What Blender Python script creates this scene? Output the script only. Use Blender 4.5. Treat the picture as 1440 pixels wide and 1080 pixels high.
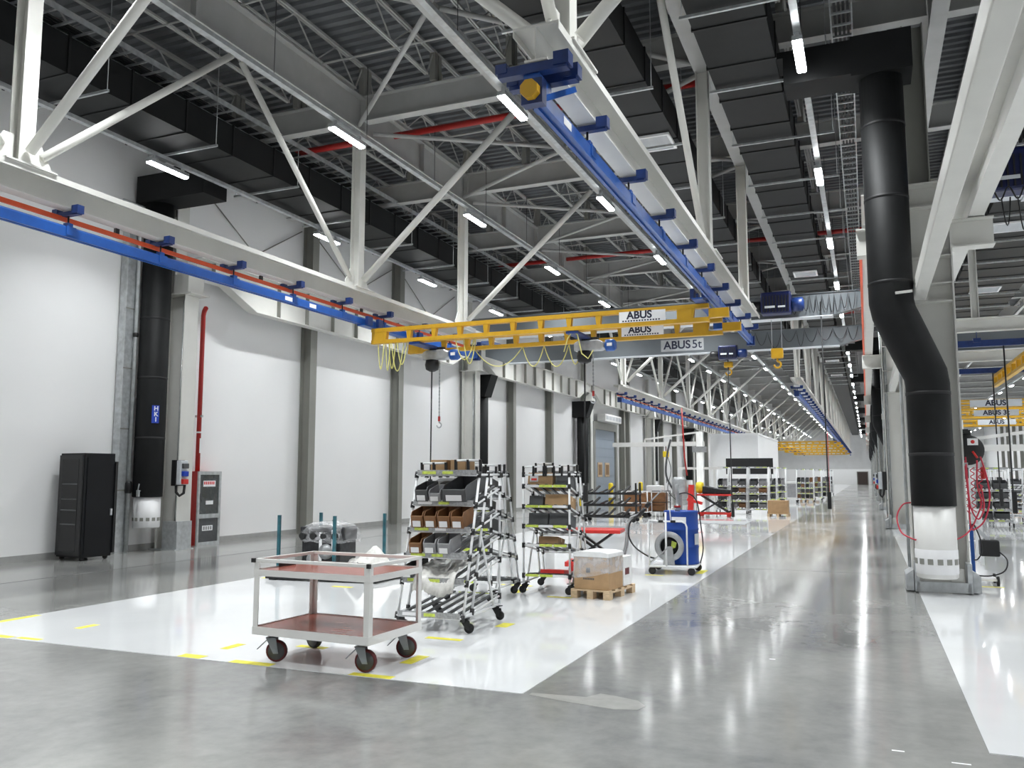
import bpy, math, random
import numpy as np
from mathutils import Vector, Matrix

for o in list(bpy.data.objects):
    bpy.data.objects.remove(o)
S = bpy.context.scene
COL = S.collection
PI = math.pi
random.seed(7)

# ---------------------------------------------------------------- camera
F_PX, VPX, VPY, EYE = 1190.0, 1220.0, 667.0, 1.65
_d = np.array([VPX-720, VPY-540, F_PX]); _d /= np.linalg.norm(_d)
_n = np.cross(_d, np.array([1.0, 0, 0])); _n /= np.linalg.norm(_n)
if _n[1] < 0: _n = -_n
_u = -_n
_x = np.cross(_d, _u)
if _x[0] < 0: _x = -_x
RM = np.array([_x, _d, _u])
def ray(u, v): return RM @ np.array([u-720, v-540, F_PX])
def on_z(u, v, z=0.0):
    r = ray(u, v); k = (z-EYE)/r[2]; return Vector((r[0]*k, r[1]*k, z))
def on_x(u, v, x):
    r = ray(u, v); k = x/r[0]; return Vector((x, r[1]*k, EYE+r[2]*k))
def on_y(u, v, y):
    r = ray(u, v); k = y/r[1]; return Vector((r[0]*k, y, EYE+r[2]*k))
cd = bpy.data.cameras.new('camera')
cam = bpy.data.objects.new('camera', cd); COL.objects.link(cam)
cd.sensor_width = 36.0; cd.lens = F_PX/1440*36.0; cd.clip_end = 500; cd.clip_start = 0.05
cr = RM @ np.array([1, 0, 0]); cu = RM @ np.array([0, -1, 0]); cb = RM @ np.array([0, 0, -1])
cam.matrix_world = Matrix(((cr[0], cu[0], cb[0], 0), (cr[1], cu[1], cb[1], 0), (cr[2], cu[2], cb[2], EYE), (0, 0, 0, 1)))
S.camera = cam

# ---------------------------------------------------------------- world, exposure, lamp power
w = bpy.data.worlds.new('world'); S.world = w; w.use_nodes = True
w.node_tree.nodes['Background'].inputs[0].default_value = (0.8, 0.85, 0.9, 1)
w.node_tree.nodes['Background'].inputs[1].default_value = 0.03
S.view_settings.view_transform = 'Standard'; S.view_settings.look = 'None'
S.view_settings.gamma = 1; S.view_settings.use_curve_mapping = False
S.view_settings.exposure = 0.5
LAMP_GLOW = 36.0        # seen brightness of the diffusers
LAMP_WATT = 70.0        # downward beam of each lamp
LAMP_SPREAD = math.radians(118)

# ---------------------------------------------------------------- materials
MATS = {}
def srgb(h):
    c = [int(h[i:i+2], 16)/255 for i in (0, 2, 4)]
    return tuple((x/12.92 if x <= .04045 else ((x+.055)/1.055)**2.4) for x in c)
def mat(name, col, rough=.5, metal=0.0, var=.08, scale=6.0, bump=0.0, spec=.5, emit=None, alpha=None, coat=0, stretch=None):
    """procedural material: base colour modulated by object-space noise"""
    if isinstance(col, str): col = srgb(col)
    m = bpy.data.materials.new(name); m.use_nodes = True
    nt = m.node_tree; N = nt.nodes; L = nt.links
    b = N['Principled BSDF']
    tc = N.new('ShaderNodeTexCoord'); nz = N.new('ShaderNodeTexNoise')
    nz.inputs['Scale'].default_value = scale; nz.inputs['Detail'].default_value = 4
    if stretch:
        mp = N.new('ShaderNodeMapping'); mp.inputs['Scale'].default_value = stretch
        L.new(tc.outputs['Object'], mp.inputs[0]); L.new(mp.outputs[0], nz.inputs['Vector'])
    else:
        L.new(tc.outputs['Object'], nz.inputs['Vector'])
    rp = N.new('ShaderNodeValToRGB')
    rp.color_ramp.elements[0].position = .3; rp.color_ramp.elements[1].position = .7
    rp.color_ramp.elements[0].color = tuple(max(0, c*(1-var)) for c in col)+(1,)
    rp.color_ramp.elements[1].color = tuple(min(1, c*(1+var)) for c in col)+(1,)
    L.new(nz.outputs['Fac'], rp.inputs[0]); L.new(rp.outputs[0], b.inputs['Base Color'])
    b.inputs['Roughness'].default_value = rough; b.inputs['Metallic'].default_value = metal
    b.inputs['Specular IOR Level'].default_value = spec
    if coat: b.inputs['Coat Weight'].default_value = coat
    if bump:
        bp = N.new('ShaderNodeBump'); bp.inputs['Strength'].default_value = bump; bp.inputs['Distance'].default_value = .01
        L.new(nz.outputs['Fac'], bp.inputs['Height']); L.new(bp.outputs[0], b.inputs['Normal'])
    if emit:
        b.inputs['Emission Color'].default_value = (.965, .99, 1.0, 1) if emit[1] is None else tuple(emit[1])+(1,)
        b.inputs['Emission Strength'].default_value = emit[0]
    if alpha is not None:
        b.inputs['Alpha'].default_value = alpha
    MATS[name] = m
    return m
mat('wall_paint', (.84, .84, .84), .62, var=.015, scale=.6)
mat('white_steel', (.66, .655, .62), .45, var=.03, scale=3)
mat('roof_steel', (.42, .42, .41), .5, var=.05, scale=3)
mat('post_grey', (.27, .27, .245), .5, var=.06, scale=2)
mat('deck', (.135, .142, .152), .45, metal=.0, var=.12, scale=1.2)
mat('galv', (.50, .52, .53), .38, metal=.55, var=.18, scale=9)
mat('duct_black', (.005, .0056, .006), .62, var=.25, scale=5, bump=.25, spec=.3)
mat('duct_dark', (.008, .0088, .0092), .55, var=.15, scale=3, bump=.15, spec=.3)
mat('duct_seam', (.005, .005, .006), .6, var=.1)
mat('blue', (.012, .085, .36), .35, var=.1, scale=8)
mat('blue_dark', (.008, .03, .14), .4, var=.2, scale=9)
mat('drum_blue', (.010, .065, .36), .32, var=.08, scale=4)
mat('yellow', (.60, .335, .012), .4, var=.08, scale=5)
mat('bright_yellow', (.80, .60, .02), .5, var=.08)
mat('tape_yellow', (.72, .66, .06), .55, var=.12, scale=12)
mat('lime_label', (.62, .74, .12), .6, var=.2, scale=30)
mat('orange', (.85, .11, .03), .45, var=.06)
mat('red', (.42, .018, .015), .4, var=.1, scale=5)
mat('bright_red', (.62, .03, .025), .4, var=.1)
mat('crane_grey', (.13, .145, .155), .4, var=.05, scale=2)
mat('crane_white', (.62, .65, .68), .4, var=.03)
mat('navy_print', (.008, .01, .035), .5, var=.1)
mat('white_print', (.85, .85, .86), .5, var=.02)
mat('black', (.012, .012, .013), .45, var=.2, scale=12)
mat('rubber', (.018, .018, .019), .65, var=.2, scale=18)
mat('server_black', (.0045, .005, .0065), .4, var=.2, scale=3, spec=.3)
mat('server_glass', (.006, .006, .0065), .12, var=.3, scale=6, spec=.4)
mat('cream_coat', (.76, .755, .735), .35, var=.02, scale=5)
mat('phenolic_red', (.30, .085, .060), .22, var=.2, scale=3, stretch=(1, 5, 1))
mat('maroon', (.10, .012, .014), .5, var=.2)
mat('caster_grey', (.33, .36, .38), .35, metal=.3, var=.1)
mat('pipe_white', (.82, .83, .84), .28, var=.03, scale=10)
mat('roller', (.42, .43, .44), .3, metal=.45, var=.25, scale=40)
mat('bin_grey', (.075, .078, .082), .5, var=.15, scale=8)
mat('bin_light', (.30, .30, .31), .5, var=.15, scale=8)
mat('bin_brown', (.22, .10, .038), .55, var=.2, scale=9)
mat('cardboard', (.42, .265, .135), .75, var=.10, scale=7, bump=.1)
mat('cardboard_dark', (.27, .16, .08), .75, var=.12, scale=7)
mat('wood', (.62, .46, .29), .65, var=.2, scale=5, stretch=(2, 18, 18), bump=.1)
mat('foam', (.82, .82, .82), .6, var=.04, scale=14, bump=.4)
mat('crumple', (.62, .61, .58), .3, var=.18, scale=12, bump=.9)
mat('teal', (.025, .12, .15), .45, var=.35, scale=9)
mat('engine', (.022, .023, .026), .4, metal=.3, var=.5, scale=14, bump=.5)
mat('pump_steel', (.40, .41, .42), .35, metal=.5, var=.15, scale=9)
mat('door_blue', (.28, .33, .39), .45, var=.04, scale=1.2)
mat('door_brown', (.05, .035, .03), .5, var=.1)
mat('partition', (.90, .90, .90), .5, var=.015)
mat('wall_upper', (.62, .62, .62), .6, var=.05, scale=1)
mat('skirting', (.36, .36, .35), .55, var=.08)
mat('cable_yellow', (.70, .66, .22), .5, var=.1)
mat('rope_red', (.55, .03, .06), .5, var=.1)
mat('grille', (.48, .50, .52), .4, metal=.2, var=.1)
mat('mat_grey', (.40, .41, .42), .6, var=.1)
mat('label_blue', (.012, .05, .42), .4, var=.05)
mat('teal_rope', (.06, .30, .24), .5, var=.1)
mat('lamp_diffuser', (.9, .9, .9), .4, var=.0, emit=(LAMP_GLOW, None))
mat('led_green', (.1, .6, .3), .4, emit=(4, (.1, .9, .5)))

def clear_plastic():
    m = bpy.data.materials.new('clear_wrap'); m.use_nodes = True
    N = m.node_tree.nodes; L = m.node_tree.links; b = N['Principled BSDF']
    b.inputs['Base Color'].default_value = (.9, .9, .92, 1); b.inputs['Roughness'].default_value = .18
    nz = N.new('ShaderNodeTexNoise'); nz.inputs['Scale'].default_value = 7; nz.inputs['Detail'].default_value = 3
    rp = N.new('ShaderNodeValToRGB'); rp.color_ramp.elements[0].position = .35; rp.color_ramp.elements[1].position = .75
    rp.color_ramp.elements[0].color = (.10, .10, .10, 1); rp.color_ramp.elements[1].color = (.45, .45, .45, 1)
    tc = N.new('ShaderNodeTexCoord'); L.new(tc.outputs['Object'], nz.inputs['Vector'])
    L.new(nz.outputs['Fac'], rp.inputs[0]); L.new(rp.outputs[0], b.inputs['Alpha'])
    bp = N.new('ShaderNodeBump'); bp.inputs['Strength'].default_value = .8; bp.inputs['Distance'].default_value = .02
    L.new(nz.outputs['Fac'], bp.inputs['Height']); L.new(bp.outputs[0], b.inputs['Normal'])
    MATS['clear_wrap'] = m
clear_plastic()

def glass_mat():
    m = bpy.data.materials.new('cabinet_glass'); m.use_nodes = True
    N = m.node_tree.nodes; L = m.node_tree.links; b = N['Principled BSDF']
    nz = N.new('ShaderNodeTexNoise'); nz.inputs['Scale'].default_value = 3
    rp = N.new('ShaderNodeValToRGB'); rp.color_ramp.elements[0].color = (.06, .065, .065, 1); rp.color_ramp.elements[1].color = (.12, .13, .13, 1)
    L.new(nz.outputs['Fac'], rp.inputs[0]); L.new(rp.outputs[0], b.inputs['Base Color'])
    b.inputs['Roughness'].default_value = .08; b.inputs['Alpha'].default_value = .82
    MATS['cabinet_glass'] = m
glass_mat()

def concrete_mat():
    m = bpy.data.materials.new('concrete'); m.use_nodes = True
    N = m.node_tree.nodes; L = m.node_tree.links; b = N['Principled BSDF']
    tc = N.new('ShaderNodeTexCoord')
    def noise(scale, detail, rough, stretch=(1, 1, 1), dist=0.0):
        mp = N.new('ShaderNodeMapping'); mp.inputs['Scale'].default_value = stretch
        L.new(tc.outputs['Object'], mp.inputs[0])
        n = N.new('ShaderNodeTexNoise'); n.inputs['Scale'].default_value = scale; n.inputs['Detail'].default_value = detail
        n.inputs['Roughness'].default_value = rough; n.inputs['Distortion'].default_value = dist
        L.new(mp.outputs[0], n.inputs['Vector']); return n
    n1 = noise(.30, 3, .5, (1, .8, 1), .2); n2 = noise(1.1, 7, .62, (1, .8, 1), .5); n3 = noise(9, 6, .6)
    def math_(op, a, bv):
        q = N.new('ShaderNodeMath'); q.operation = op
        if hasattr(a, 'links'): L.new(a, q.inputs[0])
        else: q.inputs[0].default_value = a
        if hasattr(bv, 'links'): L.new(bv, q.inputs[1])
        else: q.inputs[1].default_value = bv
        return q.outputs[0]
    s = math_('ADD', math_('MULTIPLY', n1.outputs['Fac'], .50), math_('ADD', math_('MULTIPLY', n2.outputs['Fac'], .36), math_('MULTIPLY', n3.outputs['Fac'], .14)))
    rp = N.new('ShaderNodeValToRGB'); e = rp.color_ramp.elements
    e[0].position = .37; e[0].color = (.145, .148, .148, 1); e[1].position = .64; e[1].color = (.35, .35, .335, 1)
    k = e.new(.5); k.color = (.255, .257, .248, 1)
    L.new(s, rp.inputs[0]); L.new(rp.outputs[0], b.inputs['Base Color'])
    rr = N.new('ShaderNodeMapRange'); rr.inputs[1].default_value = .35; rr.inputs[2].default_value = .65
    rr.inputs[3].default_value = .09; rr.inputs[4].default_value = .16
    L.new(n1.outputs['Fac'], rr.inputs[0]); L.new(rr.outputs[0], b.inputs['Roughness'])
    bp = N.new('ShaderNodeBump'); bp.inputs['Strength'].default_value = .05; bp.inputs['Distance'].default_value = .01
    L.new(n3.outputs['Fac'], bp.inputs['Height']); L.new(bp.outputs[0], b.inputs['Normal'])
    MATS['concrete'] = m
concrete_mat()

def epoxy_mat():
    m = bpy.data.materials.new('white_epoxy'); m.use_nodes = True
    N = m.node_tree.nodes; L = m.node_tree.links; b = N['Principled BSDF']
    tc = N.new('ShaderNodeTexCoord'); n = N.new('ShaderNodeTexNoise'); n.inputs['Scale'].default_value = .7; n.inputs['Detail'].default_value = 5
    L.new(tc.outputs['Object'], n.inputs['Vector'])
    rp = N.new('ShaderNodeValToRGB'); rp.color_ramp.elements[0].position = .35; rp.color_ramp.elements[1].position = .65
    rp.color_ramp.elements[0].color = (.70, .71, .72, 1); rp.color_ramp.elements[1].color = (.76, .77, .78, 1)
    L.new(n.outputs['Fac'], rp.inputs[0]); L.new(rp.outputs[0], b.inputs['Base Color'])
    b.inputs['Roughness'].default_value = .06; b.inputs['Specular IOR Level'].default_value = .7
    n2 = N.new('ShaderNodeTexNoise'); n2.inputs['Scale'].default_value = 1.3; L.new(tc.outputs['Object'], n2.inputs['Vector'])
    bp = N.new('ShaderNodeBump'); bp.inputs['Strength'].default_value = .05; bp.inputs['Distance'].default_value = .01
    L.new(n2.outputs['Fac'], bp.inputs['Height']); L.new(bp.outputs[0], b.inputs['Normal'])
    MATS['white_epoxy'] = m
epoxy_mat()

# ---------------------------------------------------------------- mesh helpers
class MB:
    """collects boxes, bars, tubes and lathes; becomes one mesh"""
    def __init__(s): s.v = []; s.f = []; s.sm = []
    def add(s, vs, fs, smooth=False):
        k = len(s.v); s.v += [tuple(v) for v in vs]
        for f in fs: s.f.append(tuple(i+k for i in f)); s.sm.append(smooth)
        return s
    def box(s, x0, x1, y0, y1, z0, z1):
        vs = [(x, y, z) for z in (z0, z1) for y in (y0, y1) for x in (x0, x1)]
        return s.add(vs, [(0, 2, 3, 1), (4, 5, 7, 6), (0, 1, 5, 4), (2, 6, 7, 3), (0, 4, 6, 2), (1, 3, 7, 5)])
    def cbox(s, cx, cy, z0, sx, sy, sz): return s.box(cx-sx/2, cx+sx/2, cy-sy/2, cy+sy/2, z0, z0+sz)
    def bar(s, p, q, wd, ht, up=(0, 0, 1)):
        p, q = Vector(p), Vector(q); d = (q-p).normalized(); u = Vector(up)
        if abs(d.dot(u)) > .98: u = Vector((0, 1, 0))
        sd = d.cross(u).normalized(); u = sd.cross(d).normalized()
        vs = [e+sd*(a*wd/2)+u*(b*ht/2) for e in (p, q) for a, b in ((-1, -1), (1, -1), (1, 1), (-1, 1))]
        return s.add(vs, [(3, 2, 1, 0), (4, 5, 6, 7), (0, 1, 5, 4), (1, 2, 6, 5), (2, 3, 7, 6), (3, 0, 4, 7)])
    def tube(s, pts, r, n=8, caps=True):
        pts = [Vector(p) for p in pts]; m = len(pts); vs = []; prev = None
        for i, p in enumerate(pts):
            if i == 0: t = pts[1]-p
            elif i == m-1: t = p-pts[i-1]
            else: t = (pts[i+1]-p).normalized()+(p-pts[i-1]).normalized()
            t.normalize()
            if prev is None:
                u = Vector((0, 0, 1)) if abs(t.z) < .9 else Vector((1, 0, 0))
                u = (u-t*u.dot(t)).normalized()
            else:
                u = (prev-t*prev.dot(t)).normalized()
            prev = u; w_ = t.cross(u)
            rr = r[i] if isinstance(r, (list, tuple)) else r
            vs += [p+u*(rr*math.cos(2*PI*k/n))+w_*(rr*math.sin(2*PI*k/n)) for k in range(n)]
        s.add(vs, [(i*n+k, i*n+(k+1) % n, (i+1)*n+(k+1) % n, (i+1)*n+k) for i in range(m-1) for k in range(n)], True)
        if caps:
            b0 = len(s.v)-m*n
            s.f.append(tuple(b0+k for k in range(n-1, -1, -1))); s.sm.append(False)
            s.f.append(tuple(b0+(m-1)*n+k for k in range(n))); s.sm.append(False)
        return s
    def cyl(s, c, r, h, n=12, axis='z'):
        c = Vector(c); d = {'x': Vector((1, 0, 0)), 'y': Vector((0, 1, 0)), 'z': Vector((0, 0, 1))}[axis]
        return s.tube([c, c+d*h], r, n)
    def lathe(s, prof, n=20, c=(0, 0, 0), axis='z', cap=True):
        c = Vector(c); vs = []
        for r, z in prof:
            for k in range(n):
                a = 2*PI*k/n; x, y = r*math.cos(a), r*math.sin(a)
                vs.append(c+{'z': Vector((x, y, z)), 'x': Vector((z, x, y)), 'y': Vector((y, z, x))}[axis])
        m = len(prof)
        s.add(vs, [(i*n+k, i*n+(k+1) % n, (i+1)*n+(k+1) % n, (i+1)*n+k) for i in range(m-1) for k in range(n)], True)
        if cap:
            b0 = len(s.v)-m*n
            s.f.append(tuple(b0+k for k in range(n-1, -1, -1))); s.sm.append(False)
            s.f.append(tuple(b0+(m-1)*n+k for k in range(n))); s.sm.append(False)
        return s
    def prism(s, poly, axis, a0, a1):
        n = len(poly)
        def P(u, v, a): return {'x': (a, u, v), 'y': (u, a, v), 'z': (u, v, a)}[axis]
        vs = [P(u, v, a0) for u, v in poly]+[P(u, v, a1) for u, v in poly]
        return s.add(vs, [tuple(range(n-1, -1, -1)), tuple(range(n, 2*n))]+[(i, (i+1) % n, n+(i+1) % n, n+i) for i in range(n)])
    def ibeam(s, axis, a0, a1, c, z0, h, wb, wt=None, tf=.02, tw=.012):
        """I section along x or y; c is the centre on the other axis, z0 the underside"""
        wt = wt or wb
        for lo, hi, wd in ((z0, z0+tf, wb), (z0+h-tf, z0+h, wt), (z0+tf, z0+h-tf, tw)):
            if axis == 'y': s.box(c-wd/2, c+wd/2, a0, a1, lo, hi)
            else: s.box(a0, a1, c-wd/2, c+wd/2, lo, hi)
        return s
    def hcol(s, cx, cy, z0, z1, dx, wy, tf=.02, tw=.014):
        """H column: flanges across x at both ends of dx, web in the xz plane"""
        s.box(cx-dx/2, cx-dx/2+tf, cy-wy/2, cy+wy/2, z0, z1); s.box(cx+dx/2-tf, cx+dx/2, cy-wy/2, cy+wy/2, z0, z1)
        return s.box(cx-dx/2+tf, cx+dx/2-tf, cy-tw/2, cy+tw/2, z0, z1)
    def mesh(s, name='m'):
        me = bpy.data.meshes.new(name); me.from_pydata(s.v, [], s.f)
        me.polygons.foreach_set('use_smooth', s.sm)
        import bmesh
        bm = bmesh.new(); bm.from_mesh(me); bmesh.ops.recalc_face_normals(bm, faces=bm.faces); bm.to_mesh(me); bm.free()
        return me
    def build(s, name, m, parent=None, loc=(0, 0, 0), rot=(0, 0, 0), bevel=0):
        return obj(name, s.mesh(name), m, parent, loc, rot, bevel)

def obj(name, me, m, parent=None, loc=(0, 0, 0), rot=(0, 0, 0), bevel=0):
    if m is not None and not me.materials: me.materials.append(MATS[m])
    o = bpy.data.objects.new(name, me); COL.objects.link(o)
    o.location = loc; o.rotation_euler = rot
    if parent: o.parent = parent
    if bevel:
        b = o.modifiers.new('bevel', 'BEVEL'); b.width = bevel; b.segments = 2; b.limit_method = 'ANGLE'
    return o
def tag(o, label=None, cat=None, group=None, kind=None):
    if label: o['label'] = label
    if cat: o['category'] = cat
    if group: o['group'] = group
    if kind: o['kind'] = kind
    return o
def thing(name, label, cat, loc=(0, 0, 0), rz=0, group=None):
    o = bpy.data.objects.new(name, None); COL.objects.link(o)
    o.empty_display_size = .1; o.location = loc; o.rotation_euler = (0, 0, rz)
    return tag(o, label, cat, group)
def clone(root, loc, rz=None, label=None, group=None):
    r = root.copy(); COL.objects.link(r); r.location = loc
    if rz is not None: r.rotation_euler = (0, 0, rz)
    if label: r['label'] = label
    if group: r['group'] = group
    for ch in list(root.children):
        k = ch.copy(); COL.objects.link(k); k.parent = r
        for g in list(ch.children):
            q = g.copy(); COL.objects.link(q); q.parent = k
    return r
def text_mesh(txt, size, depth=.002, bold=0.0):
    cu_ = bpy.data.curves.new('txt', 'FONT'); cu_.body = txt; cu_.size = size; cu_.extrude = depth; cu_.offset = bold
    cu_.align_x = 'CENTER'; cu_.align_y = 'CENTER'
    t = bpy.data.objects.new('txt', cu_); COL.objects.link(t)
    bpy.context.view_layer.update()
    me = bpy.data.meshes.new_from_object(t.evaluated_get(bpy.context.evaluated_depsgraph_get()))
    bpy.data.objects.remove(t); bpy.data.curves.remove(cu_)
    return me
def arc(c, r, a0, a1, n, plane='xz'):
    out = []
    for i in range(n+1):
        a = a0+(a1-a0)*i/n; u, v = r*math.cos(a), r*math.sin(a)
        out.append(Vector(c)+{'xz': Vector((u, 0, v)), 'yz': Vector((0, u, v)), 'xy': Vector((u, v, 0))}[plane])
    return out
def sag(p, q, drop, n=10):
    p, q = Vector(p), Vector(q)
    return [p.lerp(q, i/n)-Vector((0, 0, drop*4*(i/n)*(1-i/n))) for i in range(n+1)]
# ================================================================ THE SETTING
XW, XR, Y0, Y1, ZR = -14.8, 17.0, -9.0, 150.0, 10.0
fl = MB().box(XW-.3, XR+.3, Y0-.3, Y1+.3, -.15, 0).build('floor', 'concrete'); tag(fl, kind='structure')
for (x0, x1, ya, yb) in ((-9.12, -2.47, 6.12, 147.0), (.60, 15.2, 5.92, 147.0)):
    MB().box(x0, x1, ya, yb, .0, .004).build('white_coating', 'white_epoxy', fl)
# smooth repair patch and expansion joint in the concrete
pa = MB(); pts = [(-2.42, 6.12), (-2.1, 6.04), (-1.72, 5.98), (-1.56, 6.03), (-1.53, 6.14), (-1.62, 6.27), (-1.8, 6.33), (-1.93, 6.36), (-2.0, 6.22), (-2.42, 6.18)]
pa.prism(pts, 'z', 0, .002)
mat('patch', (.32, .318, .302), .2, var=.08, scale=9)
pa.build('repair_patch', 'patch', fl)
mat('joint', (.17, .17, .17), .7, var=.1)
for yj in (-1.0, 15.6, 28.6, 43.5, 58.5):
    MB().box(-2.47, .6, yj-.012, yj+.012, 0, .0015).build('expansion_joint', 'joint', fl)
MB().box(-12.2, -12.18, 0, 147, 0, .0015).build('expansion_joint', 'joint', fl)
for (u, v, l_, w_) in ((1263, 1056, .07, .018), (1352, 1074, .10, .016), (1086, 927, .05, .02)):
    p = on_z(u, v); MB().box(p.x-l_/2, p.x+l_/2, p.y-w_/2, p.y+w_/2, 0, .0012).build('paper_scrap', 'white_print', fl)
# yellow tape corners on the white coating
tp = [(-8.4, 6.18, .62, .09), (-7.86, 6.2, .32, .07), (-7.9, 6.92, .1, .26), (-5.74, 6.19, .26, .12), (-5.70, 6.68, .10, .26), (-5.05, 6.17, .44, .10), (-3.83, 6.17, .40, .09),
      (-3.80, 6.84, .12, .34), (-4.98, 6.95, .32, .09), (-4.0, 7.8, .4, .09), (-3.74, 8.75, .14, .26), (-4.62, 11.35, .12, .4), (-3.9, 10.98, .34, .07),
      (-2.66, 14.72, .12, .55), (-3.3, 13.95, .3, .08), (-8.95, 11.4, .12, .5), (-7.2, 10.75, .35, .09), (-4.9, 11.9, .5, .08), (-9.06, 6.9, .1, .7), (1.6, 14.4, .35, .08)]
for x, y, a, b_ in tp:
    MB().box(x-a/2, x+a/2, y-b_/2, y+b_/2, .004, .0055).build('tape_mark', 'tape_yellow', fl)

wl = MB().box(XW-.3, XW, Y0-.3, Y1+.3, 0, ZR+.2).build('wall_left', 'wall_paint'); tag(wl, kind='structure')
wr = MB().box(XR, XR+.3, Y0-.3, Y1+.3, 0, ZR+.2).build('wall_right', 'wall_paint'); tag(wr, kind='structure')
wf = MB().box(XW, XR, Y1, Y1+.3, 0, ZR+.2).build('wall_far', 'wall_upper'); tag(wf, kind='structure')
MB().box(XW, XR, Y1-.4, Y1-.02, 0, 2.5).build('partition_panel', 'partition', wf)
wb = MB().box(XW, XR, Y0-.3, Y0, 0, ZR+.2).build('wall_back', 'wall_paint'); tag(wb, kind='structure')
tag(MB().box(XW, XW+.03, Y0, Y1, 0, .13).build('baseboard_left', 'skirting'), kind='structure')
tag(MB().box(XR-.03, XR, Y0, Y1, 0, .13).build('baseboard_right', 'skirting'), kind='structure')
# corrugated roof deck, ribs across the hall
dk = MB(); prof = []; y = Y0
while y < Y1:
    prof += [(y, ZR), (y+.10, ZR), (y+.125, ZR+.06), (y+.225, ZR+.06)]; y += .25
n = len(prof)
dk.add([(x, a, b_) for x in (XW, XR) for a, b_ in prof], [(i, i+1, n+i+1, n+i) for i in range(n-1)])
dk.box(XW, XR, Y0, Y1, ZR+.1, ZR+.2)
tag(dk.build('ceiling', 'deck'), kind='structure')

# far door in the end partition, roller door in the left wall
d1 = tag(MB().box(-1.5, .0, Y1-.5, Y1-.44, 0, 2.0).build('door_1', 'door_brown'), kind='structure')
MB().box(-1.62, -1.5, Y1-.5, Y1-.42, 0, 2.1).box(0, .12, Y1-.5, Y1-.42, 0, 2.1).box(-1.62, .12, Y1-.5, Y1-.42, 2.0, 2.1).build('door_frame', 'post_grey', d1)
ya, yb = 47.6, 51.9
d2 = tag(MB().box(XW+.02, XW+.10, ya, yb, 0, 4.3).build('door_2', 'door_blue'), kind='structure')
for k in range(8):
    MB().box(XW+.10, XW+.13, ya+.05, yb-.05, .04+k*.53, .04+k*.53+.50).build('door_panel', 'door_blue', d2)
MB().box(XW, XW+.22, ya-.35, ya, 0, 4.75).box(XW, XW+.22, yb, yb+.35, 0, 4.75).box(XW, XW+.22, ya, yb, 4.3, 4.75).build('door_frame', 'post_grey', d2)
for k in (0, 1):
    f = MB().box(XW+.13, XW+.16, ya+.6+k*1.5, ya+1.5+k*1.5, 1.5, 2.35).build('vision_window', 'wood', d2)
    MB().box(XW+.16, XW+.165, ya+.72+k*1.5, ya+1.38+k*1.5, 1.62, 2.23).build('window_pane', 'cardboard_dark', f)

# ---------------------------------------------------------------- roof steel
TY = [-5.0, 1.0, 6.9, 14.1, 18.9]+[23.9+5*k for k in range(25)]
XL, XM, XRB, XC = -9.25, -5.72, -2.35, 1.28
def long_girder(x, wb_, z0, h, label, m='roof_steel'):
    g = thing('roof_girder', label, 'beam', (x, 0, z0))
    MB().box(-wb_/2, wb_/2, Y0, Y1, 0, .03).build('lower_flange', m, g)
    MB().box(-.01, .01, Y0, Y1, .03, h-.025).build('web_plate', m, g)
    MB().box(-wb_/2, wb_/2, Y0, Y1, h-.025, h).build('upper_flange', m, g)
    for ty in TY:
        if ty > 60: break
        for dy in (0, 2.5):
            MB().box(-wb_/2+.01, wb_/2-.01, ty+dy-.008, ty+dy+.008, .03, h-.025).build('stiffener', m, g)
    return g
long_girder(XL, .27, 8.52, .74, 'deep grey roof girder running above the hanging beam on the duct side')
long_girder(XRB, .24, 8.52, .74, 'deep grey roof girder running above the hanging beam beside the aisle')
long_girder(XC, .24, 8.52, .74, 'deep grey roof girder running along the tops of the aisle columns')
g = thing('lamp_carrier_beam', 'slim pale beam along the roof between the two hanging beams, carrying lamps', 'beam', (XM, 0, 8.44))
MB().box(-.085, .085, Y0, Y1, 0, .02).build('lower_flange', 'roof_steel', g)
MB().box(-.008, .008, Y0, Y1, .02, .20).build('web_plate', 'roof_steel', g)
MB().box(-.06, .06, Y0, Y1, .20, .215).build('upper_flange', 'roof_steel', g)
segs = [(-14.68, XL-.15, 'between the left wall and the deep roof girder'), (XL+.15, XRB-.13, 'between the two hanging beams'), (XRB+.13, XC-.13, 'over the grey aisle'), (XC+.13, 16.9, 'over the right-hand bay')]
for a, b_, where in segs:
    ln = b_-a
    fm = MB().box(0, ln, -.11, .11, 0, .022).mesh(); wm = MB().box(0, ln, -.008, .008, .022, .51).mesh(); um = MB().box(0, ln, -.11, .11, .51, .53).mesh()
    for ty in TY:
        g = thing('cross_girder', 'grey roof cross girder '+where, 'beam', (a, ty, 8.74), 0, 'roof cross girders '+where)
        obj('lower_flange', fm, 'roof_steel', g); obj('web_plate', wm, 'roof_steel', g); obj('upper_flange', um, 'roof_steel', g)
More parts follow.
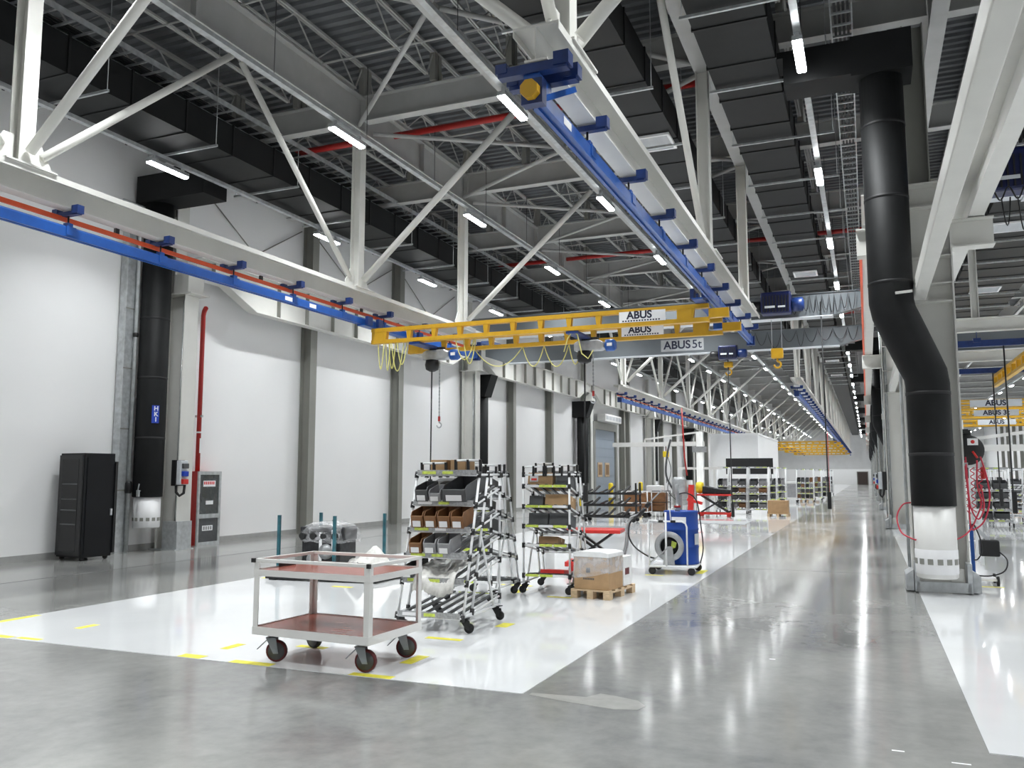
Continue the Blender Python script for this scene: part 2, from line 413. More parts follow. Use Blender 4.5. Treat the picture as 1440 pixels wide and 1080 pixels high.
# open-web joists lying on the cross girders
JX = [-14.0+1.62*k for k in range(19)]
def joist_meshes(ln, parts=True):
    top = MB().box(-.05, -.008, 0, ln, .56, .615).box(.008, .05, 0, ln, .56, .615)
    bot = MB().box(-.04, -.008, .35, ln-.35, 0, .04).box(.008, .04, .35, ln-.35, 0, .04)
    web = MB(); k = max(2, round((ln-.7)/1.2)); st = (ln-.7)/k
    for i in range(k):
        y_ = .35+i*st
        web.bar((0, y_, .02), (0, y_+st/2, .585), .022, .022); web.bar((0, y_+st/2, .585), (0, y_+st, .02), .022, .022)
    web.bar((0, .35, .02), (0, .08, .585), .022, .022); web.bar((0, ln-.35, .02), (0, ln-.08, .585), .022, .022)
    seat = MB().box(-.06, .06, 0, .12, .0, .56)
    return top, bot, web, seat
cache = {}
for i in range(2, 9):
    ya, yb = TY[i]+.02, TY[i+1]-.02
    if i == 2: pass
    key = round(yb-ya, 2)
    if key not in cache: cache[key] = [q.mesh() for q in joist_meshes(key)]
    t_, b2, w2, s2 = cache[key]
    for x in JX:
        j = thing('roof_joist', 'grey open-web steel joist under the corrugated roof deck', 'joist', (x, ya, 9.30), 0, 'open-web roof joists')
        obj('top_chord', t_, 'roof_steel', j); obj('bottom_chord', b2, 'roof_steel', j); obj('web_bars', w2, 'roof_steel', j); obj('bearing_seat', s2, 'post_grey', j); obj('bearing_seat', s2, 'post_grey', j, (0, key-.12, 0))
for ya, yb in [(-4.98, 6.88)]+[(TY[9]+.02+15*k, TY[9]+15*k+14.98) for k in range(7)]:
    key = round(yb-ya, 2)
    if key not in cache:
        a = joist_meshes(key); mm = MB()
        for q in a[:3]: mm.add(q.v, q.f)
        cache[key] = mm.mesh()
    for x in JX:
        tag(obj('roof_joist', cache[key], 'roof_steel', None, (x, ya, 9.32)), 'grey open-web steel joist under the corrugated roof deck', 'joist', 'open-web roof joists')
# plan bracing between the lamp carrier beam and the girders, rod bridging between joists
for i in range(2, 12):
    ya, yb = TY[i], TY[i+1]; ym = (ya+yb)/2
    for xa in (XL+.16, XRB-.14):
        for yy in (ya+.25, yb-.25):
            br = tag(MB().tube([(xa, yy, 8.60), (XM+(.1 if xa > XM else -.1), ym+(-.12 if yy < ym else .12), 8.57)], .045, 8).build('bracing_tube', 'roof_steel'),
                'slanting grey bracing tube between roof girder and lamp beam', 'tube', 'roof plan bracing tubes')
for yy in (10.4, 12.6, 16.6, 21.4, 26.4):
    tag(MB().tube([(-14.6, yy, 9.30), (1.1, yy, 9.30)], .022, 6).build('bridging_rod', 'roof_steel'), 'thin pale rod crossing under the roof joists', 'rod', 'joist bridging rods')
tag(MB().tube([(-12.9, 15.45, 9.0), (XL-.3, 15.45, 9.0)], .07, 10).tube([(XL+.2, 15.45, 9.0), (XRB-.2, 15.45, 9.0)], .07, 10).tube([(XL-.3, 15.45, 9.0), (XL+.2, 15.45, 9.0)], .07, 10).tube([(XRB-.2, 15.45, 9.0), (1.0, 15.45, 9.0)], .07, 10).build('sprinkler_pipe', 'red'), 'red sprinkler main crossing the hall under the roof', 'pipe')
for yy in (27.0, 41.0):
    tag(MB().tube([(-12.9, yy, 9.0), (1.0, yy, 9.0)], .07, 10).build('sprinkler_pipe', 'red'), 'red sprinkler pipe crossing the hall further along the roof', 'pipe', 'further sprinkler pipes')

# ---------------------------------------------------------------- lamps on their trunking
ZL = 7.55
hous = MB().box(-.07, .07, -.49, .49, .02, .09).box(-.03, .03, -.4, -.36, .09, .18).box(-.03, .03, .36, .4, .09, .18).mesh('housing')
pr = [(-.062, .02), (-.062, .0), (-.045, -.012), (.045, -.012), (.062, .0), (.062, .02)]
diff = MB().prism(pr, 'y', -.48, .48).mesh('diffuser')
ld = bpy.data.lights.new('lamp_beam', 'AREA'); ld.shape = 'RECTANGLE'; ld.size = .10; ld.size_y = .95
ld.energy = LAMP_WATT; ld.spread = LAMP_SPREAD; ld.color = (.955, .99, 1.0)
wire = MB().tube([(0, 0, .25), (0, 0, 1.6)], .006, 5).mesh('wire')
wire_short = MB().tube([(0, 0, .25), (0, 0, .285)], .006, 5).mesh('wire')
rows = [(-12.37, 'row along the left wall'), (-8.24, 'row beside the deep left girder'), (-5.07, 'row over the middle of the white floor'), (-.65, 'row over the grey aisle'),
        (5.5, 'row over the right bay beside the wide duct'), (9.2, 'row over the middle of the right bay'), (13.6, 'row along the right wall')]
for x, nm in rows:
    t = thing('lamp_trunking', 'grey lamp trunking, '+nm, 'trunking', (x, 0, ZL))
    MB().box(-.05, .05, Y0+.2, Y1-.2, .18, .25).build('channel', 'galv', t)
    wm_ = wire if x != -12.37 else wire_short
    for k in range(12): obj('hanging_wire', wm_, 'black', t, (0, 2.2+k*2.65, 0))
    for k in range(29):
        y = 12.17+5.31*(k-3)
        if y > Y1-3: break
        l = thing('ceiling_light', 'lit white linear lamp, '+nm, 'lamp', (x, y, ZL), 0, 'lamps, '+nm)
        obj('housing', hous, 'galv', l); obj('diffuser', diff, 'lamp_diffuser', l)
        q = bpy.data.objects.new('lamp_beam', ld); COL.objects.link(q); q.parent = l; q.location = (0, 0, -.016)

# ---------------------------------------------------------------- rectangular ducts
def rect_duct(x0, x1, z0, z1, label, m='duct_dark', near=60, step=1.25, ys=-1.0):
    r = thing('rectangular_duct', label, 'duct', ((x0+x1)/2, 0, z0)); wd = x1-x0; h = z1-z0
    sec = MB().box(-wd/2, wd/2, .02, step-.02, 0, h).mesh('duct_section')
    fla = MB().box(-wd/2-.02, wd/2+.02, -.02, .02, -.018, h+.02).mesh('flange')
    y = ys
    while y < near:
        obj('duct_section', sec, m, r, (0, y, 0)); obj('joint_flange', fla, 'duct_seam', r, (0, y, 0)); y += step
    MB().box(-wd/2, wd/2, y+.02, Y1-4, 0, h).build('duct_run', m, r)
    return r
DL = rect_duct(-12.75, -11.3, 7.9, 8.5, 'big dark rectangular air duct running along the left wall')
DA = rect_duct(-4.40, -3.03, 7.9, 8.45, 'dark rectangular air duct between the hanging beams, with a white grille')
DB = rect_duct(-2.03, -1.03, 7.9, 8.45, 'dark rectangular air duct beside the aisle lamps')
DR = rect_duct(2.95, 5.0, 7.9, 8.45, 'wide dark rectangular air duct over the right-hand bay')
def grille(name_par, x, y, sx, sy, z, label):
    f = thing('air_grille', label, 'grille', (x, y, z), 0)
    MB().box(-sx/2, sx/2, -sy/2, -sy/2+.05, -.04, 0).box(-sx/2, sx/2, sy/2-.05, sy/2, -.04, 0).box(-sx/2, -sx/2+.05, -sy/2+.05, sy/2-.05, -.04, 0).box(sx/2-.05, sx/2, -sy/2+.05, sy/2-.05, -.04, 0).build('frame', 'white_print', f)
    sl = MB().bar((-sx/2+.05, 0, -.02), (sx/2-.05, 0, -.02), .035, .006, (0, .6, 1)).mesh()
    k = int((sy-.1)/.05)
    for i in range(k): obj('slat', sl, 'grille', f, (0, -sy/2+.075+i*.05, 0))
    return f
p = on_z(922, 200, 7.88); grille(DA, -3.48, p.y, .75, .75, 7.885, 'white square air grille under the duct between the hanging beams')
p = on_z(1385, 407, 7.885); grille(DR, p.x, p.y, .9, .9, 7.885, 'white air grille under the wide right-bay duct, farther from the column')
p = on_z(1420, 318, 7.885); grille(DR, p.x, p.y, .9, .9, 7.885, 'white air grille under the wide right-bay duct, beside the bright crane girder')
for k in range(5):
    y = 27.4+k*7.35; grille(DB, -1.53, y, .7, .7, 7.885, 'white air grille under the dark duct beside the aisle lamps')['group'] = 'grilles under the aisle duct'
# trapeze hangers
def trapeze(x0, x1, z, ys, label, group):
    me = MB().box(x0, x1, -.02, .02, -.02, .02).mesh(); rods = MB().tube([(0, 0, .02), (0, 0, 9.9-z)], .008, 5).mesh()
    for y in ys:
        t = thing('duct_hanger', label, 'hanger', (0, y, z), 0, group)
        obj('channel', me, 'galv', t); obj('rod', rods, 'galv', t, (x0+.03, 0, 0)); obj('rod', rods, 'galv', t, (x1-.03, 0, 0))
trapeze(-12.85, -11.1, 7.84, [2.1+2.5*k for k in range(24)], 'thin channel hanger under the big duct along the left wall', 'hangers of the wall-side duct')
trapeze(-4.5, -2.93, 7.84, [5.4+2.5*k for k in range(20)], 'thin channel hanger under the duct between the hanging beams', 'hangers of the middle duct')
trapeze(-2.12, -.30, 7.84, [6.1+2.45*k for k in range(24)], 'thin galvanised channel hanger under the duct beside the aisle lamps', 'hangers of the aisle duct')
trapeze(2.85, 5.1, 7.84, [5.4+2.5*k for k in range(20)], 'thin channel hanger under the wide right-bay duct', 'hangers of the right-bay duct')

# cable ladders
def ladder(x0, x1, z, label):
    r = thing('cable_ladder', label, 'cable ladder', (0, 0, z))
    MB().box(x0, x0+.02, Y0+1, Y1-5, 0, .10).build('side_rail', 'galv', r); MB().box(x1-.02, x1, Y0+1, Y1-5, 0, .10).build('side_rail', 'galv', r)
    me = MB().box(x0+.02, x1-.02, -.018, .018, .01, .04).mesh('rung'); y = 0.0
    while y < 70: obj('rung', me, 'galv', r, (0, y, 0)); y += .36
    m_ = MB()
    while y < Y1-5: m_.box(x0+.02, x1-.02, y-.018, y+.018, .01, .04); y += .36
    tag(m_.build('far_rungs', 'galv', r), kind='stuff')
    cb_ = MB()
    for k in range(4): cb_.box(x0+.05+k*.06, x0+.085+k*.06, Y0+1, Y1-5, .04, .075)
    cb_.build('cables', 'rubber', r)
    return r
ladder(-11.75, -11.15, 8.72, 'galvanised cable ladder beside the big wall-side duct')
ladder(-.24, .07, 8.30, 'galvanised cable ladder over the aisle edge by the columns')
# ================================================================ HANGING FRAMES, RAILS AND LIGHT CRANES
def hanging_frame(x, ya, yb, posts, label, side):
    r = thing('hanging_frame', label, 'steel frame', (x, 0, 4.99))
    MB().box(-.10, .10, ya, yb, 0, .018).build('lower_flange', 'white_steel', r)
    MB().box(-.007, .007, ya, yb, .018, .29).build('web_plate', 'white_steel', r)
    MB().box(-.20, .20, ya, yb, .29, .31).box(-.20, -.188, ya, yb, .235, .29).box(.188, .20, ya, yb, .235, .29).build('upper_flange', 'white_steel', r)
    for i, py in enumerate(posts):
        top = 8.52-4.99
        MB().hcol(0, py, .335, top, .20, .20, .014, .010).build('post', 'white_steel', r)
        MB().box(-.22, .22, py-.34, py+.34, .312, .333).build('base_plate', 'white_steel', r)
        gp = MB()
        for s in (-1, 1):
            gp.prism([(s*.11, .335), (s*.40, .335), (s*.40, .44), (s*.24, .70), (s*.11, .70)], 'x', -.012, .012)
        gp = gp.build('gusset_plate', 'white_steel', r); gp.location = (0, py, 0)
        # longitudinal W bracing
        for s in (-1, 1):
            j = i+s
            other = posts[j] if 0 <= j < len(posts) else py+s*6
            ym = (py+other)/2
            if (ya > 30 and ym < yb) or (ya < 30 and min(i, j) in (-1, 0) and max(i, j) < 2):
                MB().tube([(0, py+s*.26, .52), (0, ym-s*.12, 3.42)], .055, 10).build('brace_tube', 'white_steel', r)
        # transverse knee braces up to the neighbouring roof beams
        for s in ((1,) if side == 'L' else ((-1, 1) if py < 7 else ())):
            xe = {('L', 1): XM, ('R', -1): XM, ('R', 1): XC-.3}[(side, s)]-x
            MB().tube([(s*.16, py, .50), (xe-s*.12, py, 3.42)], .065, 10).build('brace_tube', 'white_steel', r)
    return r
P1 = [6.8, 14.1, 18.9]
hanging_frame(XL, 5.6, 20.0, P1, 'white hanging beam with posts and braces on the wall side, above the orange line', 'L')
hanging_frame(XRB, 6.12, 20.0, P1, 'white hanging beam with posts and braces, beside the grey aisle', 'R')
P2 = [34.2+7.0*k for k in range(16)]
hanging_frame(XL, 33.4, 145, P2, 'far white hanging beam with posts and braces on the wall side', 'L')
hanging_frame(XRB, 33.4, 145, P2, 'far white hanging beam with posts and braces beside the aisle', 'R')

clampm = MB().box(-.23, .19, -.035, .035, -.075, -.02).box(-.25, -.16, -.045, .045, -.03, .03).box(.10, .21, -.05, .05, -.06, .045).mesh('clamp')
rodm = MB().tube([(0, 0, -.07), (0, 0, -.24)], .012, 6).mesh('rod')
shoem = MB().box(-.065, .065, -.07, .07, -.33, -.22).box(-.04, .04, -.04, .04, -.22, -.17).mesh('shoe')
def blue_rail(x, ya, yb, ys, label, stop):
    r = thing('crane_rail', label, 'rail', (x, 0, 4.99))
    MB().prism([(-.055, -.36), (-.02, -.36), (-.02, -.34), (.02, -.34), (.02, -.36), (.055, -.36), (.055, -.24), (.03, -.215), (-.03, -.215), (-.055, -.24)], 'y', ya, yb).build('rail_profile', 'blue', r)
    for y in ys:
        c_ = obj('beam_clamp', clampm, 'blue_dark', r, (0, y, 0)); obj('hanger_rod', rodm, 'black', c_); obj('rail_shoe', shoem, 'blue', c_)
    for e, s in ((ya, -1), (yb, 1)):
        MB().box(-.09, .09, e-.05, e+.05, -.40, -.19).build('end_stop', 'blue_dark', r)
    return r
CY = [7.5+1.53*k for k in range(8)]+[19.6]
CYR = CY
rl = blue_rail(XL, 6.0, 19.75, CY, 'blue crane rail under the wall-side hanging beam', None)
rr_ = blue_rail(XRB, 6.08, 19.85, CYR, 'blue crane rail under the aisle-side hanging beam, yellow buffer on its end', None)
# near end of the aisle-side rail: paired clamps, slanting stay, yellow rubber buffer
MB().prism([(.078*math.cos(PI/8+k*PI/4), -.30+.078*math.sin(PI/8+k*PI/4)) for k in range(8)], 'y', 5.96, 6.08).lathe([(.05, -.08), (.05, 0)], 10, (0, 6.15, -.30), 'y').build('end_buffer', 'yellow', rr_)
for yy in (6.18, 6.42):
    q = MB().box(-.34, .26, yy-.045, yy+.045, -.085, -.005).box(.15, .28, yy-.06, yy+.06, -.06, .05).box(-.36, -.26, yy-.055, yy+.055, -.05, .03).build('end_clamp', 'blue_dark', rr_)
MB().box(-.12, .02, 6.16, 6.44, -.20, -.085).build('end_bracket', 'blue', rr_)
MB().bar((.02, 6.20, -.30), (.16, 6.62, -.06), .05, .05).bar((-.16, 6.22, -.16), (-.14, 6.62, -.06), .04, .04).box(-.14, -.05, 6.42, 6.54, -.27, -.07).build('end_stay', 'blue', rr_)
for par, x_, y_ in ((rr_, .0565, 6.75), (rl, .0565, 12.6), (rl, .0565, 11.9)):
    MB().box(x_, x_+.002, y_-.10, y_+.10, -.33, -.26).build('maker_label', 'white_print', par)
CY2 = [34.0+1.53*k for k in range(72)]
blue_rail(XL, 33.6, 144, CY2, 'far blue crane rail under the far wall-side beam', None)
blue_rail(XRB, 33.6, 144, CY2, 'far blue crane rail under the far aisle-side beam', None)
o = tag(MB().box(-.015, .015, 5.6, 19.7, 0, .06).build('conductor_line', 'orange', None, (XL-.09, 0, 4.86)), 'orange conductor line beside the blue rail on the wall side', 'conductor')
for yy in (5.65, 8.3, 11.3, 14.4, 17.4, 19.5): MB().box(-.02, .02, yy, yy+.06, .06, .13).build('hanger', 'black', o)
tag(MB().box(-.02, .02, 33.6, 144, 0, .035).build('conductor_line', 'orange', None, (XL-.09, 0, 4.86)), 'far orange conductor line beside the far blue rail', 'conductor')

def vierendeel(par, y, x0, x1, z0, z1, nposts, detail=True):
    """yellow ladder girder lying along x"""
    gd = MB().box(x0, x1, y-.06, y+.06, z1-.075, z1).build('girder', 'yellow', par)
    MB().box(x0, x1, y-.06, y+.06, z0, z0+.075).build('bottom_chord', 'yellow', gd)
    pm = MB().prism([(-.035, z0+.075), (.035, z0+.075), (.055, z1-.075), (-.055, z1-.075)], 'y', y-.05, y+.05).mesh('post')
    wm = MB().box(-.13, .13, y-.055, y+.055, z0+.075, z1-.075).mesh('end_plate')
    for k in range(nposts):
        x = x0+.30+(x1-x0-.6)*k/(nposts-1)
        obj('girder_post', pm, 'yellow', gd, (x, 0, 0))
    for x in (x0+.14, x1-.42): obj('end_plate', wm, 'yellow', gd, (x, 0, 0))
    return gd
def light_crane(y, x0, x1, label, grp=None, span=1.5, far=False, signs=True):
    z0, z1 = 4.28, 4.595
    r = thing('bridge_crane', label, 'crane', (0, 0, 0), 0, grp)
    for i, yy in enumerate((y, y+span)):
        vierendeel(r, yy, x0+.05, x1-.0, z0, z1, 12)
        MB().box(x1+.0, x1+.34, yy-.055, yy+.055, z0+.06, z0+.22).build('girder_end', 'yellow', r)
        if signs:
            sx = on_y(904, 440, yy).x
            pl = MB().box(sx-.42, sx+.42, yy-.068, yy-.062, z0+.07, z1-.05).build('name_plate', 'white_print', r)
            t = text_mesh('ABUS', .19, .001, .006)
            obj('lettering', t, 'navy_print', pl, (sx-.05, yy-.0715, z0+.19), (PI/2, 0, 0))
            dm = MB()
            for k in range(14):
                dm.box(sx-.36+k*.05, sx-.36+k*.05+.03, yy-.070, yy-.0675, z0+.083, z0+.108)
            dm.build('small_print', 'navy_print', pl)
    for x in (x0+.05, x1-.12):
        MB().box(x-.09, x+.09, y-.45, y+span+.45, z1+.005, z1+.03).build('end_truck', 'blue', r)
        for yy in (y-.3, y+.1, y+span-.1, y+span+.3):
            MB().box(x-.13, x-.062, yy-.09, yy+.09, z1+.03, z1+.20).box(x+.062, x+.13, yy-.09, yy+.09, z1+.03, z1+.20).build('trolley', 'blue_dark', r)
        MB().box(x-.13, x+.13, y+span+.45, y+span+.62, z1-.12, z1+.02).build('buffer_bracket', 'blue', r)
    return r
light_crane(14.65, -9.25, -2.42, 'yellow ladder-girder bridge crane over the white floor, name plates near the aisle')
for k, y in enumerate((80.0, 88.0, 97.0, 108.0, 122.0)):
    light_crane(y, -9.25, -2.42, 'far yellow bridge crane over the white floor beyond the white room', 'far yellow bridge cranes', signs=False)

def chain_hoist(x, y, label, cable_len, chain_len, rz=0):
    r = thing('chain_hoist', label, 'hoist', (x, y, 4.0), rz)
    MB().prism([(-.30, 0), (.22, 0), (.30, .04), (.30, .14), (.2, .20), (-.22, .20), (-.30, .15)], 'y', -.11, .11).build('body', 'pump_steel', r, bevel=.02)
    MB().lathe([(.06, 0), (.115, .02), (.115, .16), (.085, .20)], 14, (.30, 0, .09), 'x').build('motor_cap', 'blue', r)
    MB().box(.36, .46, -.1195, -.1165, .06, .12).build('cap_label', 'white_print', r)
    MB().lathe([(.05, -.24), (.13, -.20), (.15, -.10), (.13, 0), (.05, .0)], 12, (-.12, 0, 0)).build('chain_bag', 'black', r)
    MB().box(-.16, .16, -.05, .05, .20, .26).tube([(-.12, 0, .26), (-.12, 0, .30)], .03, 8).build('suspension', 'black', r)
    ch = MB(); z = -.02
    lk = .045; i = 0
    while z > -chain_len:
        if i % 2: ch.box(.04, .066, -.005, .005, z-lk, z)
        else: ch.box(.048, .058, -.013, .013, z-lk, z)
        z -= lk*.8; i += 1
    ch.build('load_chain', 'pump_steel', r)
    hk = [(.053+.05*math.sin(a)*1.0, 0, -chain_len-.10+.05*math.cos(a)) for a in [PI*k/8 for k in range(0, 13)]]
    MB().tube([(.053, 0, -chain_len+.02), (.053, 0, -chain_len-.05)]+hk, .014, 6).build('hook', 'pump_steel', r)
    MB().box(.035, .07, -.02, .02, -chain_len-.02, -chain_len+.08).build('hook_block', 'red', r)
    MB().tube([(-.10, -.05, -.20), (-.11, -.05, -cable_len)], .016, 6).build('pendant_cable', 'black', r)
    MB().box(-.15, -.07, -.08, -.02, -cable_len-.32, -cable_len).build('pendant_handset', 'black', r, bevel=.012)
    return r
ha = on_y(612, 497, 15.3); hb = on_y(828, 496, 15.3)
h1 = chain_hoist(ha.x, 15.4, 'grey and blue chain hoist at the wall side of the yellow crane, long chain', 2.45, 1.25)
h2 = chain_hoist(hb.x, 15.4, 'grey and blue chain hoist near the middle of the yellow crane, short chain', 2.55, .85)
for h, nm in ((h1, 'wall-side hoist'), (h2, 'middle hoist')):
    c_ = h.location
    tag(MB().box(c_.x-.22, c_.x+.02, 14.60, 16.20, 4.225, 4.268).box(c_.x-.16, c_.x-.06, 15.3, 15.5, 4.268, 4.30).build('hoist_trolley', 'blue_dark'), 'dark blue trolley bar carrying the '+nm+' under the yellow crane', 'trolley')
def festoon(pts_list, label, r=.011):
    o_ = MB()
    for pl in pts_list: o_.tube(pl, r, 6)
    return tag(o_.build('festoon_cable', 'cable_yellow'), label, 'cable')
fy = 14.65
L1 = []
for a, b_, d in ((532, 541, .52), (541, 550, .55), (546, 556, .52), (552, 567, .58), (560, 572, .45)):
    p, q = on_y(a, 482, fy), on_y(b_, 482, fy); L1.append(sag((p.x, fy+random.uniform(-.05, .1), 4.285), (q.x, fy+random.uniform(-.05, .1), 4.285), d, 12))
festoon(L1, 'bunched yellow festoon cable loops hanging at the wall end of the yellow crane')
festoon([sag((on_y(640, 490, fy).x, fy, 4.285), (on_y(664, 488, fy).x, fy+.1, 4.285), .42, 10), sag((on_y(650, 490, fy).x, fy+.05, 4.285), (on_y(666, 488, fy).x, fy+.1, 4.285), .5, 10)], 'yellow festoon cable loop beside the wall-side hoist')
L3 = []
xs = [on_y(u, 470, 16.15).x for u in (668, 735, 765, 800, 818)]
for a, b_, d in zip(xs[:-1], xs[1:], (.38, .42, .45, .42)): L3.append(sag((a, 16.15, 4.285), (b_, 16.15, 4.285), d, 12))
festoon(L3, 'long sagging yellow festoon cable along the middle of the yellow crane')
p, q = on_y(800, 470, fy), on_y(812, 470, fy)
festoon([[Vector((p.x-.1, fy, 3.9)), Vector((p.x-.02, fy, 4.15)), Vector((p.x+.08, fy, 4.285)), Vector((q.x, fy, 4.2)), Vector((q.x+.08, fy, 3.85)), Vector((q.x+.2, fy, 3.75)), Vector((q.x+.3, fy, 3.9))]], 'yellow festoon cable loop hanging at the middle hoist')

# ================================================================ WALL RUNWAY AND GREY 5 TONNE CRANES
def runway_span(y0, y1, x, label, haunch0=True):
    r = thing('runway_girder', label, 'girder', (x, 0, 0), 0, 'plate girders along the left wall')
    zb, zt, zh = 5.72, 6.62, 6.18
    poly = [(y0, zh), (y0+.9, zh), (y0+2.0, zb), (y1-2.0, zb), (y1-.9, zh), (y1, zh), (y1, zt), (y0, zt)]
    MB().prism(poly, 'x', -.007, .007).build('web_plate', 'white_steel', r)
    MB().box(-.18, .18, y0, y1, zt, zt+.025).build('top_flange', 'white_steel', r)
    bf = MB()
    for (a, za), (b_, zb_) in zip(poly[:5], poly[1:6]): bf.bar((0, a, za-.01), (0, b_, zb_-.01), .28, .022)
    bf.build('bottom_flange', 'white_steel', r)
    y = y0+.5
    sm = MB().box(-.12, .12, -.008, .008, 5.73, 6.61).mesh('stiffener'); sh = MB().box(-.12, .12, -.008, .008, 6.2, 6.61).mesh('stiffener')
    while y < y1-.3:
        if y0+1.9 < y < y1-1.9: obj('stiffener', sm, 'post_grey', r, (0, y, 0))
        elif y < y0+.95 or y > y1-.95: obj('stiffener', sh, 'post_grey', r, (0, y, 0))
        y += 1.22
    return r
CYL = [15.1+15.0*k for k in range(9)]
for i in range(8):
    r = runway_span(CYL[i]-.2, CYL[i+1]-.22, -14.15, ['pale stiffened plate girder between the socket-panel column and the second wall column', 'pale stiffened plate girder ending above the air curtain'][i] if i < 2 else 'pale stiffened plate girder on the left wall beyond the roller door')
    if i < 2: del r['group']

def grey_crane(y, x0, x1, label, tx=None, hoist_x=None, grp=None, z=5.92, m='crane_grey', taper=True, wheel=None):
    r = thing('overhead_crane', label, 'crane', (0, y, z), 0, grp)
    h = .62
    poly = [(x0, .30), (x0+.9, 0), (x1-.9, 0), (x1, .22), (x1, h), (x0, h)] if taper else [(x0, 0), (x1, 0), (x1, h), (x0, h)]
    MB().prism(poly, 'y', -.14, .14).build('girder', m, r)
    MB().box(x0+.9, x1-.9, -.20, .20, -.02, .0).build('lower_flange', 'crane_white', r)
    MB().box(x0, x1, -.17, .17, h, h+.02).build('upper_flange', m, r)
    for x in (x0+.05, x1-.05):
        MB().box(x-.10, x+.10, -1.3, 1.3, .74, .96).build('end_carriage', 'blue', r)
        MB().box(x-.12, x+.12, -.2, .2, .64, .74).build('carriage_saddle', m, r)
    if tx is not None:
        pl = MB().box(tx-.80, tx+.72, -.146, -.141, .10, .52).build('sign_plate', 'mat_grey', r)
        obj('lettering', text_mesh('ABUS', .40, .001, .010), 'navy_print', pl, (tx-.22, -.1475, .31), (PI/2, 0, 0))
        obj('lettering', text_mesh('5t', .42, .001, .004), 'navy_print', pl, (tx+.48, -.1475, .31), (PI/2, 0, 0))
    return r
mat('navy_body', (.004, .010, .07), .4, var=.3, scale=6)
def crane_hoist(x, y, z, s, label, hook=True, drop=.7):
    r = thing('rope_hoist', label, 'hoist', (x, y, z))
    MB().box(-.42*s, .42*s, -.24, .18, -.05, .58*s).build('body', 'navy_body', r, bevel=.05)
    MB().lathe([(.05, 0), (.2*s, .04), (.2*s, .30), (.1, .34)], 14, (.40*s, -.05, .20*s), 'x').build('motor', 'blue_dark', r)
    MB().lathe([(.05, 0), (.16*s, -.04), (.16*s, -.26), (.1, -.30)], 14, (-.40*s, -.05, .20*s), 'x').build('gearbox', 'black', r)
    fm = MB().box(-.012, .012, -.27, .2, -.02, .44*s).mesh('fin')
    for k in range(9): obj('drum_rib', fm, 'black', r, ((-.34+k*.085)*s, 0, .02))
    MB().box(-.30*s, -.02, -.275, -.272, .10, .16).box(.06, .26*s, -.275, -.272, .10, .15).build('maker_label', 'crane_white', r)
    MB().box(-.40*s, .40*s, .10, .18, .50*s, .62*s).build('trolley_frame', 'black', r)
    if hook:
        MB().tube([(-.08, 0, -.05), (-.08, 0, -drop)], .008, 5).tube([(.08, 0, -.05), (.08, 0, -drop)], .008, 5).build('wire_rope', 'pump_steel', r)
        hkp = [(.0+.10*math.sin(a), 0, -drop-.36+.10*math.cos(a)) for a in [PI*k/8 for k in range(0, 13)]]
        b = MB().box(-.15, .15, -.07, .07, -drop-.20, -drop).build('hook_block', 'yellow', r, bevel=.03)
        MB().tube([(0, 0, -drop-.18), (0, 0, -drop-.26)]+hkp, .025, 6).build('hook', 'yellow', r)
    return r
YC1, YC2 = 30.0, 24.2
tx = on_y(962, 489, YC1).x
grey_crane(YC1, -13.6, .22, 'grey box-girder overhead crane lettered 5t', tx)
grey_crane(YC2, -13.6, .22, 'grey box-girder overhead crane nearer the yellow crane, dark blue hoist on it', None)
def wave(x0, x1, y, z, amp, nper):
    pts = []
    for i in range(nper*12+1):
        t = i/(nper*12); pts.append((x0+(x1-x0)*t, y, z-amp*(.5-.5*math.cos(2*PI*nper*t))))
    return pts
def loops(x0, x1, y, z, amp, n):
    pts = []; xs_ = sorted([x0+(x1-x0)*min(1, max(0, (i+random.uniform(-.25, .25))/n)) for i in range(1, n)]+[x0, x1])
    for p_, q_ in zip(xs_[:-1], xs_[1:]): pts += sag((p_, y, z), (q_, y, z), amp*random.uniform(.75, 1.15), 10)[:-1]
    return pts+[Vector((x1, y, z))]
def cable(pts, r, label, m='black'): return tag(MB().tube(pts, r, 5).build('cable', m), label, 'cable')
p = on_y(1024, 492, YC1-.45); crane_hoist(p.x, YC1-.45, 5.62, .75, 'blue rope hoist under the grey crane lettered 5t', hook=True, drop=.12)
p = on_y(1092, 432, YC2-.45); crane_hoist(p.x, YC2-.45, 6.02, .95, 'dark blue rope hoist with black ribs on the crane nearer the yellow crane', hook=False)
cable(loops(on_y(1050, 470, YC1).x, -.1, YC1-.22, 6.5, .50, 9), .010, 'black festoon cable in waves along the crane lettered 5t')
cable(loops(on_y(1112, 425, YC2).x, -.1, YC2-.22, 6.5, .5, 10), .009, 'black festoon cable in waves along the crane with the dark blue hoist')
